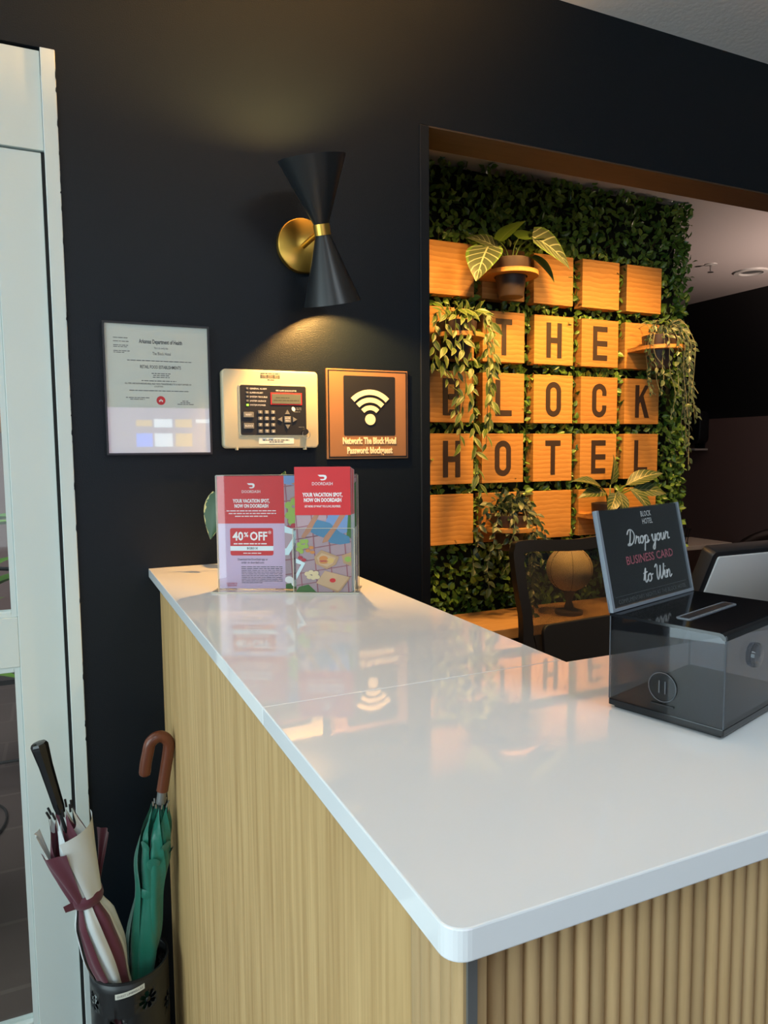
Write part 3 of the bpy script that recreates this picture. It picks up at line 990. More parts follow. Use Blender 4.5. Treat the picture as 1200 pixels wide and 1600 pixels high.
def wood_blocks():
    rnd = random.Random(4)
    for r in range(5):
        for c in range(5):
            ch = GRID[r][c]
            if (r, c) in RING:
                lab = 'wooden block with a ring shelf holding the ' + PLANTN[(r, c)]
            elif ch != ' ':
                row = {1: 'upper word', 2: 'middle word', 3: 'lower word'}[r]
                lab = f'wooden block with dark letter {ch}, {NTH[c]} column, in the {row}'
            else:
                lab = f'plain wooden block, {NTH[c]} column, in the {"top" if r == 0 else "bottom"} row of the leaf wall'
            y = G + PROUD[r][c]
            b = thing('wooden_block', lab, 'wooden block', (CX[c], y, CZ[r]), 0, 'wooden blocks on the leaf wall')
            h = BS / 2
            MB().box(-h, h, 0, 0.052, -h, h).build('block', 'block_wood', b, bevel=0.0012)
            for k in (-1, 1):
                MB().cyl((k * 0.06, 0.052, 0), (k * 0.06, 0.9 - y, 0), 0.004, n=6).build('mounting_peg', 'black_metal', b)
            if ch != ' ': letter(b, ch)
            if (r, c) in RING:
                zz = RING[(r, c)] - CZ[r]
                cy = SHELF_Y - y
                Ro, Ri = 0.106, 0.064
                n = 40
                A = []; B = []
                for i in range(n):
                    a = 2 * PI * i / n
                    px_, py_ = Ro * math.cos(a), Ro * math.sin(a)
                    if py_ > 0: px_ = math.copysign(min(abs(px_) if py_ < 0.02 else 1, max(abs(px_), 0.096)), px_) if abs(px_) > 0.03 else px_ ; py_ = min(-cy - 0.0005, py_ * 1.6)
                    A.append((px_, cy + py_)); B.append((Ri * math.cos(a), cy + Ri * math.sin(a)))
                q = MB()
                for i in range(n):
                    j = (i + 1) % n
                    q.prism([A[i], A[j], B[j], B[i]], zz - 0.008, zz + 0.008)
                q.build('ring_shelf', 'block_wood', b).location.x = SHIFT[(r, c)]


wood_blocks()


def pot(t, mat='pot_brown', s=1.0):
    """tapered pot hanging by its rim, origin at ring height"""
    prof = [(0.0003, -0.085), (0.048, -0.085), (0.0505, -0.08), (0.0605, 0.0095), (0.072, 0.0095), (0.0735, 0.013), (0.0765, 0.052), (0.0765, 0.055), (0.070, 0.055), (0.066, 0.015), (0.057, 0.0), (0.0003, 0.0)]
    MB().lathe([(r * s, z * s) for r, z in prof], 32).build('pot', mat, t, smooth=35)
    MB().lathe([(0.0003, 0.040 * s), (0.0685 * s, 0.040 * s), (0.066 * s, 0.030 * s), (0.0003, 0.030 * s)], 24).build('soil', 'soil', t, smooth=40)


def pot_thing(key, name, label):
    r, c = key
    x = CX[c] + SHIFT[key]
    t = thing(name, label, 'potted plant', (x, SHELF_Y, RING[key]))
    pot(t)
    return t


def plant_heart():
    t = pot_thing((0, 1), 'potted_plant', 'potted plant with big heart-shaped pale-veined leaves on the top row')
    specs = [((-0.125, -0.035, 0.085), (-0.55, -0.35, -0.80), 0.150, 'veined_leaf', (-0.55, -0.6, 0.25)),
             ((0.055, -0.060, 0.135), (0.83, -0.1, -0.42), 0.185, 'veined_leaf', (0.15, -0.8, 0.55)),
             ((0.02, -0.02, 0.135), (0.75, 0.0, 0.12), 0.13, 'lime_leaf', (-0.3, -0.5, 0.8)),
             ((-0.065, -0.02, 0.115), (0.62, -0.25, 0.62), 0.115, 'lime_leaf', (-0.75, -0.3, 0.75)),
             ((0.10, 0.005, 0.080), (0.62, -0.4, -0.68), 0.120, 'lime_leaf', (0.5, -0.8, 0.3)),
             ((-0.06, 0.01, 0.10), (-0.55, 0.3, 0.3), 0.11, 'veined_leaf', (-0.2, -0.6, 0.75))]
    for p, d, L, mat, upv in specs:
        p = Vector(p); d = Vector(d).normalized()
        me = leaf_mesh('leaf', L * 1.12, L * 0.92, 0.18, 0.16, 10, 'heart', droop=0.12)
        place(me, mat, t, p, d, upv)
        st = catmull([(p.x * 0.12, p.y * 0.12, 0.04), (p.x * 0.4, p.y * 0.4, p.z * 0.75), tuple(p)], 5)
        MB().tube(st, [0.003] * (len(st) - 2) + [0.0022, 0.0018], 6).build('stem', 'stem_green', t, smooth=60)


def trailing(t, rnd, vines, me_list, mat, stem_mat, leaf_gap, spread, stem_r=0.0013, s0=0.8, s1=1.15, cap=270):
    k = 0
    for pts in vines:
        st = catmull(pts, 8)
        MB().tube(st, stem_r, 5).build('stem', stem_mat, t, smooth=60)
        acc = 0; side = 1
        for i in range(1, len(st)):
            acc += (st[i] - st[i - 1]).length
            while acc > leaf_gap and k < cap:
                acc -= leaf_gap
                tan = (st[i] - st[i - 1]).normalized()
                out = Vector((side * rnd.uniform(0.5, 1.0), rnd.uniform(-0.8, 0.1), rnd.uniform(-0.5, 0.2)))
                d = tan * rnd.uniform(0.3, 1.0) + out * spread
                place(rnd.choice(me_list), mat, t, st[i], d, (rnd.uniform(-0.4, 0.4), -1, rnd.uniform(0, 0.9)), rnd.uniform(-0.4, 0.4), rnd.uniform(s0, s1))
                side = -side; k += 1


def plant_trailing():
    rnd = random.Random(21)
    t = pot_thing((1, 0), 'potted_plant', 'potted trailing plant with cream-edged leaves hanging beside the letter T block')
    V = []
    for x, y, z in ((-0.108, -0.03, -0.13), (-0.085, -0.07, -0.20), (-0.055, -0.09, -0.30), (-0.03, -0.10, -0.40), (0.0, -0.105, -0.575),
                    (0.095, -0.06, -0.40), (0.120, -0.04, -0.34), (0.145, -0.03, -0.20), (0.110, -0.075, -0.26)):
        pts = [(x * 0.25, y * 0.25, 0.04), (x * 0.6, y * 0.6, 0.095), (x * 0.95, y * 0.95, 0.065), (x, y, 0.0)]
        for i in range(1, 5):
            pts.append((x + (0.03 if z < -0.5 else 0.0) * i / 4 + rnd.uniform(-0.012, 0.012), y + rnd.uniform(-0.006, 0.006), z * i / 4))
        V.append(pts)
    for a in range(20, 360, 72):
        a = R(a + rnd.uniform(-10, 10))
        V.append([(0.02 * math.cos(a), 0.02 * math.sin(a), 0.04), (0.05 * math.cos(a), 0.05 * math.sin(a), 0.09), (0.09 * math.cos(a), 0.09 * math.sin(a), 0.085)])
    mes = [leaf_mesh('leaf', 0.052, 0.019, 0.2, 0.3, 5, 'lance'), leaf_mesh('leaf', 0.043, 0.017, -0.1, 0.35, 5, 'lance'), leaf_mesh('leaf', 0.060, 0.022, 0.25, 0.2, 5, 'lance')]
    trailing(t, rnd, V, mes, 'variegated_leaf', 'stem_green', 0.029, 0.45)


def plant_silver():
    rnd = random.Random(31)
    t = pot_thing((1, 4), 'potted_plant', 'potted silvery grey plant trailing down the right side over the letter K block')
    V = []
    for i in range(22):
        a = R(rnd.uniform(180, 375))
        rr = rnd.uniform(0.09, 0.14)
        x1, y1 = rr * math.cos(a) + 0.01, rr * math.sin(a)
        z = rnd.choice((-0.12, -0.2, -0.3, -0.42, -0.5))
        if x1 < -0.05: z = max(z, -0.2)
        sway = rnd.uniform(0.0, 0.06)
        pts = [(0.02 * math.cos(a), 0.02 * math.sin(a), 0.04), (x1 * 0.55, y1 * 0.55, rnd.uniform(0.07, 0.12)), (x1, y1, 0.02)]
        for j in range(1, 4): pts.append((x1 + sway * j / 3 + rnd.uniform(-0.015, 0.015), y1 + rnd.uniform(-0.01, 0.02), z * j / 3))
        V.append(pts)
    for a in range(0, 360, 36):
        a = R(a)
        V.append([(0.02 * math.cos(a), 0.02 * math.sin(a), 0.04), (0.06 * math.cos(a), 0.06 * math.sin(a), 0.11), (0.11 * math.cos(a), 0.10 * math.sin(a), 0.10)])
    mes = [leaf_mesh('leaf', 0.030, 0.015, 0.2, 0.3, 4), leaf_mesh('leaf', 0.025, 0.013, -0.1, 0.35, 4), leaf_mesh('leaf', 0.035, 0.017, 0.3, 0.2, 4)]
    trailing(t, rnd, V, mes, 'silver_leaf', 'stem_pale', 0.023, 0.7, cap=285)


def plant_bushy():
    rnd = random.Random(41)
    t = pot_thing((4, 1), 'potted_plant', 'potted bushy plant with small dark leaves trailing down to the desk')
    V = []
    for i in range(17):
        a = R(i * 21.2 + rnd.uniform(-8, 8)); h = rnd.uniform(0.09, 0.16); rr = rnd.uniform(0.03, 0.13)
        V.append([(0.02 * math.cos(a), 0.02 * math.sin(a), 0.04), (rr * 0.6 * math.cos(a), rr * 0.6 * math.sin(a), h * 0.8), (rr * math.cos(a), rr * math.sin(a), h)])
    for i in range(13):
        a = R(rnd.uniform(160, 380)); rr = rnd.uniform(0.08, 0.15)
        x1, y1 = rr * math.cos(a), rr * math.sin(a) * 0.9
        z = rnd.choice((-0.10, -0.16, -0.22, -0.30, -0.33))
        sway = -0.05 if i % 5 == 0 else rnd.uniform(-0.05, 0.03)
        pts = [(0.02 * math.cos(a), 0.02 * math.sin(a), 0.04), (x1 * 0.5, y1 * 0.5, rnd.uniform(0.07, 0.13)), (x1, y1, 0.01)]
        for j in range(1, 4): pts.append((x1 + sway * j / 3 + rnd.uniform(-0.015, 0.015), y1 + rnd.uniform(-0.01, 0.02), z * j / 3))
        V.append(pts)
    mes = [leaf_mesh('leaf', 0.036, 0.018, 0.2, 0.3, 4), leaf_mesh('leaf', 0.030, 0.016, -0.1, 0.35, 4), leaf_mesh('leaf', 0.042, 0.021, 0.3, 0.2, 4)]
    trailing(t, rnd, V, mes, 'small_dark_leaf', 'stem_pale', 0.0215, 0.75, cap=298)


def plant_zebra():
    t = pot_thing((4, 3), 'potted_plant', 'potted plant with long striped leaves behind the business card sign')
    for p, d, L, upv in (((-0.06, -0.02, 0.12), (-0.95, -0.1, 0.28), 0.17, (0.2, -0.5, 0.8)), ((-0.05, -0.03, 0.10), (-0.95, -0.15, -0.02), 0.16, (0.1, -0.6, 0.8)),
                         ((0.0, -0.05, 0.11), (-0.25, -0.55, -0.75), 0.15, (0, -0.8, 0.5)), ((0.06, -0.05, 0.12), (0.4, -0.5, -0.70), 0.16, (0.1, -0.9, 0.5)),
                         ((0.07, -0.02, 0.13), (0.93, -0.2, 0.32), 0.19, (-0.3, -0.6, 0.7)), ((0.09, -0.03, 0.11), (0.95, -0.3, -0.08), 0.17, (-0.1, -0.85, 0.5)),
                         ((-0.02, -0.06, 0.10), (-0.7, -0.5, -0.55), 0.15, (-0.2, -0.8, 0.6)), ((0.02, 0.02, 0.13), (0.25, 0.1, 0.8), 0.14, (0.3, -0.9, 0.1))):
        p = Vector(p); d = Vector(d).normalized()
        me = leaf_mesh('leaf', L, L * 0.40, 0.28, 0.22, 9, 'lance', droop=0.1)
        place(me, 'zebra_leaf', t, p, d, upv)
        st = catmull([(p.x * 0.2, p.y * 0.2, 0.04), (p.x * 0.5, p.y * 0.5, p.z * 0.8), tuple(p)], 5)
        MB().tube(st, 0.003, 6).build('stem', 'stem_green', t, smooth=60)


plant_heart(); plant_trailing(); plant_silver(); plant_bushy(); plant_zebra()

# ------------------------------------------------------------------ back desk, globe, office chair
bd = thing('back_desk', 'long wooden desk standing against the leaf wall', 'desk', (1.85, 0.64, 0))
MB().box(-0.92, 0.86, -0.14, 0.148, 0.68, 0.72).build('desktop', 'desk_wood', bd, bevel=0.002)
MB().box(-0.90, 0.84, 0.10, 0.12, 0.10, 0.68).build('modesty_panel', 'black_plastic', bd)
for x in (-0.91, 0.83):
    MB().box(x, x + 0.02, -0.12, 0.15, 0, 0.68).build('side_panel', 'desk_wood', bd)

gl = thing('globe_ornament', 'round cream globe ornament on a small foot on the back desk', 'ornament', (1.835, 0.60, 0.7205))
MB().lathe([(0.0003, 0.0), (0.055, 0.0), (0.056, 0.012), (0.02, 0.022), (0.012, 0.05), (0.022, 0.085), (0.03, 0.092), (0.0003, 0.093)], 28).build('foot', 'globe_foot', gl, smooth=40)
MB().lathe([(0.0003 + 0.091 * math.sin(PI * i / 20), 0.182 - 0.091 * math.cos(PI * i / 20)) for i in range(21)], 36).build('globe', 'cream_globe', gl, smooth=70)
for k in range(3):
    a0 = R(60 * k)
    MB().tube([(0.0918 * math.cos(a) * math.cos(a0), 0.0918 * math.cos(a) * math.sin(a0), 0.182 + 0.0918 * math.sin(a)) for a in [2 * PI * i / 36 for i in range(37)]], 0.0009, 5).build('seam_line', 'globe_foot', gl)


def office_chair():
    t = thing('office_chair', 'black mesh-back office chair between counter and leaf wall', 'chair', (1.715, 0.27, 0), R(184))
    tilt = Matrix.Translation((0, -0.07, 0.0)) @ Matrix.Rotation(R(6), 4, 'X')
    # backrest outline, narrower at the bottom; rounded loop
    def loop(dx, dz):
        P = []
        for x, z in ((-0.205 + dx, 0.60 + dz), (-0.245 + dx, 0.80), (-0.262 + dx, 0.98 - dz * 0.3), (-0.258 + dx, 1.035 - dz * 0.9), (-0.225 + dx * 0.5, 1.062 - dz), (0, 1.052 - dz), (0.225 - dx * 0.5, 1.062 - dz), (0.258 - dx, 1.035 - dz * 0.9), (0.262 - dx, 0.98 - dz * 0.3), (0.245 - dx, 0.80), (0.205 - dx, 0.60 + dz)):
            P.append((x, 0, z))
        return catmull(P + [P[0]], 4)
    A = loop(0, 0)[:-1]; B = loop(0.034, 0.042)[:-1]
    q = MB(tilt)
    n = len(A)
    for i in range(n):
        j = (i + 1) % n
        def bow(p): return 0.05 * (p.x / 0.26) ** 2 * -1 + 0.05
        vs = []
        for p in (A[i], A[j], B[j], B[i]): vs.append((p.x, bow(p) - 0.014, p.z))
        for p in (A[i], A[j], B[j], B[i]): vs.append((p.x, bow(p) + 0.014, p.z))
        q.add(vs, [(0, 1, 2, 3), (7, 6, 5, 4), (0, 4, 5, 1), (2, 6, 7, 3)])
    q.build('back_frame', 'black_plastic', t, smooth=50)
    m = MB(tilt)
    def fn(u, v):
        x = -0.215 + 0.43 * u; z = 0.635 + 0.39 * v
        lim = 0.185 + 0.055 * min(1, v * 1.2)
        x = x / 0.215 * lim
        return (x, 0.05 - 0.05 * (x / 0.26) ** 2, z)
    m.grid(fn, 14, 8)
    m.build('back_mesh', 'chair_mesh', t, smooth=80)
    L = MB(tilt)
    L.prism(rrect(-0.19, 0.19, 0.56, 0.76, 0.03), 0.046, 0.062, 'y')
    L.build('lumbar_panel', 'black_plastic', t, bevel=0.004)
    MB().prism(rrect(-0.24, 0.24, -0.02, 0.44, 0.08), 0.44, 0.52).build('seat', 'black_plastic', t, bevel=0.02, segs=3, smooth=50)
    MB().tube(catmull([(0, -0.03, 0.60), (0, -0.09, 0.52), (0, 0.02, 0.42), (0, 0.2, 0.41)], 6), 0.022, 10).build('back_support', 'black_plastic', t, smooth=60)
    MB().cyl((0, 0.2, 0.10), (0, 0.2, 0.44), 0.028, 0.022, 16).build('gas_column', 'black_metal', t, smooth=40)
    for i in range(5):
        a = R(72 * i + 10)
        e = Vector((0.29 * math.cos(a), 0.2 + 0.29 * math.sin(a), 0.075))
        MB().tube([(0, 0.2, 0.11), (0.15 * math.cos(a), 0.2 + 0.15 * math.sin(a), 0.10), tuple(e)], [0.028, 0.022, 0.016], 8).build('base_spoke', 'black_plastic', t, smooth=60)
        MB().cyl(e + Vector((-0.02, 0, -0.046)), e + Vector((0.02, 0, -0.046)), 0.028, n=16).build('caster', 'black_rubber', t, smooth=40)
    for s in ():
        MB().tube(catmull([(s * 0.24, 0.22, 0.46), (s * 0.29, 0.22, 0.50), (s * 0.29, 0.2, 0.64), (s * 0.28, 0.12, 0.66)], 5), 0.014, 8).build('arm_post', 'black_plastic', t, smooth=60)
        MB().box(s * 0.285 - 0.035, s * 0.285 + 0.035, 0.02, 0.26, 0.655, 0.68).build('armrest', 'black_plastic', t, bevel=0.008)


office_chair()


# ------------------------------------------------------------------ point-of-sale monitor
def monitor():
    t = thing('monitor', 'monitor seen from behind, silver back with black rim', 'monitor', (1.30, -0.50, 0.7505))
    # back panel leans toward the counter: top edge nearer the photographer's side
    o = Vector((0.0, -0.0135, 0.2967)); up_ = Vector((0, -0.0433, 0.1035)).normalized()
    F = Matrix.Translation(o) @ Matrix((Vector((1, 0, 0)), Vector((1, 0, 0)).cross(up_) * -1, up_)).transposed().to_4x4()
    # local: x right, y away from the photographer, z up the panel
    W, H0, H1 = 0.46, -0.20, 0.112
    MB(F).prism(rrect(0, W, H0, H1, 0.012), 0.0, 0.034, 'y').build('casing', 'black_plastic', t, bevel=0.004, smooth=40)
    MB(F).prism(rrect(0.016, W - 0.016, H0 + 0.016, H1 - 0.012, 0.006), -0.004, 0.004, 'y').build('back_cover', 'silver_plastic', t, bevel=0.0015, smooth=40)
    MB(F).box(0.01, W - 0.01, 0.0335, 0.036, H0 + 0.01, H1 - 0.01).build('screen', 'black_gloss', t)
    MB().tube([(0.23, 0.06, 0.012), (0.23, 0.05, 0.10), (0.23, 0.02, 0.22)], 0.022, 12).build('stand_neck', 'black_metal', t, smooth=60)
    MB().prism(rrect(0.11, 0.35, -0.05, 0.17, 0.03), 0.0, 0.014).build('stand_base', 'black_metal', t, bevel=0.003)


monitor()


# ------------------------------------------------------------------ ballot box with sign
SCRIPT = {
    'D': ([[(.85, 1.9), (.7, 1.0), (.45, .1)], [(.1, 1.4), (.45, 1.95), (1.15, 1.9), (1.6, 1.25), (1.35, .45), (.75, .02), (.15, .05), (.4, .25), (.9, .1)]], 1.75),
    'r': ([[(-.1, .1), (.2, .75), (.32, 1.1), (.42, .85), (.75, .95), (.68, .4), (.8, .08), (1.05, .2)]], .95),
    'o': ([[(.65, 1.0), (.25, .85), (.12, .4), (.4, .02), (.8, .35), (.7, .95), (.6, .85), (.95, .78), (1.15, .9)]], 1.05),
    'p': ([[(-.05, .5), (.22, 1.0), (.12, 0), (-.08, -1.0)], [(.12, .4), (.45, 1.0), (.82, .7), (.65, .1), (.25, .05), (.7, .0), (1.1, .3)]], 1.05),
    'y': ([[(-.05, .7), (.1, 1.0), (.12, .4), (.35, .05), (.68, .4), (.82, 1.0), (.7, 0), (.45, -.95), (.15, -.95), (.2, -.6), (1.0, .3)]], 1.0),
    'u': ([[(-.05, .5), (.12, 1.0), (.12, .35), (.38, .02), (.7, .4), (.82, 1.0), (.75, .25), (1.0, .1)]], 1.0),
    't': ([[(-.1, .3), (.4, 1.75), (.2, .4), (.4, .02), (.75, .35)], [(-.05, 1.15), (.7, 1.28)]], .7),
    'W': ([[(-.1, 1.6), (.15, 1.95), (.35, 1.75), (.25, .5), (.45, .02), (.9, 1.0), (1.05, 1.75), (.98, .5), (1.2, .02), (1.65, .9), (1.85, 1.9)]], 1.8),
    'i': ([[(-.15, .4), (.2, 1.0), (.12, .3), (.32, .02), (.6, .3)], [(.3, 1.45), (.34, 1.5)]], .55),
    'n': ([[(-.05, .5), (.15, 1.0), (.08, 0)], [(.1, .4), (.5, 1.0), (.68, .75), (.62, .15), (.8, .02), (1.1, .3)]], 1.0),
}


def script(parent, s, cx, z, xh, F, mat, r, width=None, h=-0.0012, rot=0.0):
    x = 0; strokes = []
    for ch in s:
        if ch == ' ': x += 0.7; continue
        st, adv = SCRIPT[ch]
        for q in st: strokes.append([(x + a + 0.12 * b, b) for a, b in q])
        x += adv
    k = xh if not width else width / x
    mb = MB(F @ Matrix.Translation((cx, 0, z)) @ Matrix.Rotation(rot, 4, 'Y'))
    for q in strokes:
        mb.tube(catmull([((a - x / 2) * k, h, b * xh) for a, b in q], 5), r, 5)
    return mb.build('lettering', mat, parent, smooth=60)


def ballot_box():
    t = thing('ballot_box', 'smoked acrylic drop box with tilted business card sign on the counter', 'drop box', (0.494, -1.13, ZC + 0.0005), math.atan2(0.2873, 0.9578))
    W, L, H = 0.1705, 0.115, 0.0965
    th = 0.0028
    b0 = 0.0095
    MB().box(0.004, W - 0.004, -L + 0.004, -0.004, 0, 0.004).box(0, W, -L, 0, 0.003, b0).build('base', 'black_gloss', t, bevel=0.001)
    MB().box(0.0005, th, -L, -0.0005, b0, H - th).build('side_wall', 'smoked_acrylic', t)
    MB().box(W - th, W - 0.0005, -L, -0.0005, b0, H - th).build('side_wall', 'smoked_acrylic', t)
    MB().box(th, W - th, -th, -0.0005, b0, H - th).build('rear_wall', 'smoked_acrylic', t)
    MB().box(th, W - th, -L, -L + th, b0, H - th - 0.004).build('front_wall', 'smoked_acrylic', t)
    # lid with a rounded fold toward the front and a long slot
    s0, s1, sy0, sy1 = 0.030, 0.128, -0.066, -0.057
    lid = MB().box(0, s0, -L + 0.006, 0, H - th, H).box(s1, W, -L + 0.006, 0, H - th, H).box(s0, s1, -L + 0.006, sy0, H - th, H).box(s0, s1, sy1, 0, H - th, H)
    lid.build('lid', 'black_gloss', t)
    fold = [(-L + 0.006, H), (-L + 0.003, H - 0.0008), (-L + 0.0008, H - 0.003), (-L, H - 0.0065), (-L + th, H - 0.0065), (-L + 0.006, H - th)]
    MB().prism(fold, 0, W, 'x').build('lid_fold', 'black_gloss', t, smooth=50)
    MB().prism([(x, y) for x, y in rrect(s0 - 0.003, s1 + 0.003, sy0 - 0.003, sy1 + 0.003, 0.003)], H, H + 0.0008).build('slot_rim', 'acrylic_rim', t)
    MB().box(s0, s1, sy0, sy1, H + 0.0004, H + 0.0011).build('slot', 'black_plastic', t)
    for y in (-L + 0.0006, -0.0004):
        MB().cyl((0.0006, y, b0), (0.0006, y, H - 0.002), 0.0006, n=6).build('edge_strip', 'smoked_edge', t)
    # round finger lock on the side wall
    cy, cz = -0.057, 0.0345
    k = MB().tube([(-0.0006, cy + 0.0137 * math.cos(a), cz + 0.0140 * math.sin(a)) for a in [2 * PI * i / 32 for i in range(33)]], 0.00045, 5).build('lock_ring', 'smoked_edge', t, smooth=60)
    MB().lathe([(0.0003, 0.0), (0.013, 0.0), (0.013, 0.0006), (0.0003, 0.0006)], 28, (-1, 0, 0), (0.0004, cy, cz)).build('lock_disc', 'smoked_acrylic', k)
    for d in (-0.003, 0.003):
        MB().box(-0.0009, 0.0002, cy + d - 0.0005, cy + d + 0.0005, cz - 0.006, cz + 0.006).build('lock_mark', 'smoked_edge', k)
    MB().box(-0.0008, 0.0004, -0.0685, -0.046, 0.0165, 0.0180).build('hinge_slot', 'black_gloss', t)
    MB().lathe([(0.0003, 0), (0.011, 0), (0.012, 0.001), (0.011, 0.004), (0.0003, 0.005)], 24, (0, -1, 0), (0.062, -L, 0.066)).build('front_knob', 'smoked_acrylic', t, smooth=40)
    # sign pocket leaning back
    up_ = Vector((0, 0.0217, 0.1016)).normalized()
    X = Vector((1, 0, 0))
    F = Matrix.Translation((0, -0.0015, H)) @ Matrix((X, up_.cross(X), up_)).transposed().to_4x4()
    SH = 0.1035
    card = MB(F).box(0.005, W - 0.004, -0.0002, 0.0006, 0.004, SH - 0.001).build('sign_card', 'sign_black', t)
    MB(F).box(0.0, W, -0.0022, -0.0008, 0, SH).build('pocket_front', 'acrylic', t)
    MB(F).box(0.0, W, 0.0010, 0.0026, 0, SH).build('pocket_back', 'smoked_acrylic', t)
    MB(F).box(0.0, 0.0045, -0.0024, 0.0028, 0, SH).box(W - 0.0035, W, -0.0024, 0.0028, 0, SH).box(0.0045, W - 0.0035, -0.0024, 0.0028, 0, 0.0035).build('pocket_edge', 'acrylic_rim', t, bevel=0.0004)
    hh = -0.0004
    text(card, 'BLOCK', 0.097, 0.0950, 0.0085, 'sign_white', hh, F=F, width=0.0215, bold=0.00008)
    text(card, 'HOTEL', 0.098, 0.0868, 0.0085, 'sign_white', hh, F=F, width=0.0215, bold=0.00008)
    script(card, 'Drop your', 0.094, 0.0632, 0.0082, F, 'sign_white', 0.00075, 0.088, hh, 0.0)
    text(card, 'BUSINESS CARD', 0.092, 0.0480, 0.0125, 'sign_pink', hh, F=F, width=0.098, bold=0.0002)
    script(card, 'to Win', 0.100, 0.0215, 0.0085, F, 'sign_white', 0.00075, 0.058, hh, 0.0)
    text(card, 'COMPLIMENTARY NIGHTS AT THE BLOCK HOTEL', 0.087, 0.0085, 0.0062, 'sign_grey', hh, F=F, width=0.142)
    MB(F).flat([(0.012, 0.0135), (0.160, 0.0135), (0.160, 0.0139), (0.012, 0.0139)], hh).build('rule_line', 'sign_grey', card)


ballot_box()


# ------------------------------------------------------------------ leaflet holder and brochures
def dash_logo(F, cx, cz, w, h):
    P = [(0, 1), (.66, 1), (.86, .93), (.97, .76), (1, .52), (.95, .27), (.82, .08), (.62, 0), (.40, 0), (.33, .06), (.25, .22), (.62, .24), (.72, .33), (.74, .5), (.70, .6), (.60, .66), (.27, .66), (.18, .72)]
    mb = MB(F)
    # triangulated by strips of a fan from two pivots to keep the notch clean
    mb.flat([(cx + (x - 0.5) * w, cz + (z - 0.5) * h * 1.0) for x, z in P], 0)
    return mb


def picnic(parent, F, W, z0, z1, x0=0.0):
    """flat printed picnic photograph: blanket, food boxes, seated figure"""
    H = z1 - z0
    def pt(u, v): return (x0 + u * W, z0 + v * H)
    k = [0]
    def pg(mat, pts, name='print'):
        k[0] += 1
        MB(F).flat([pt(*p) for p in pts], -0.00025 - 0.00003 * k[0]).build(name, mat, parent)
    def el(mat, u, v, a, b, rot=0, n=16):
        k[0] += 1
        c = pt(u, v)
        MB(F).disc(c[0], c[1], a * W, b * W, -0.00025 - 0.00003 * k[0], n, rot).build('print', mat, parent)
    return pg, el


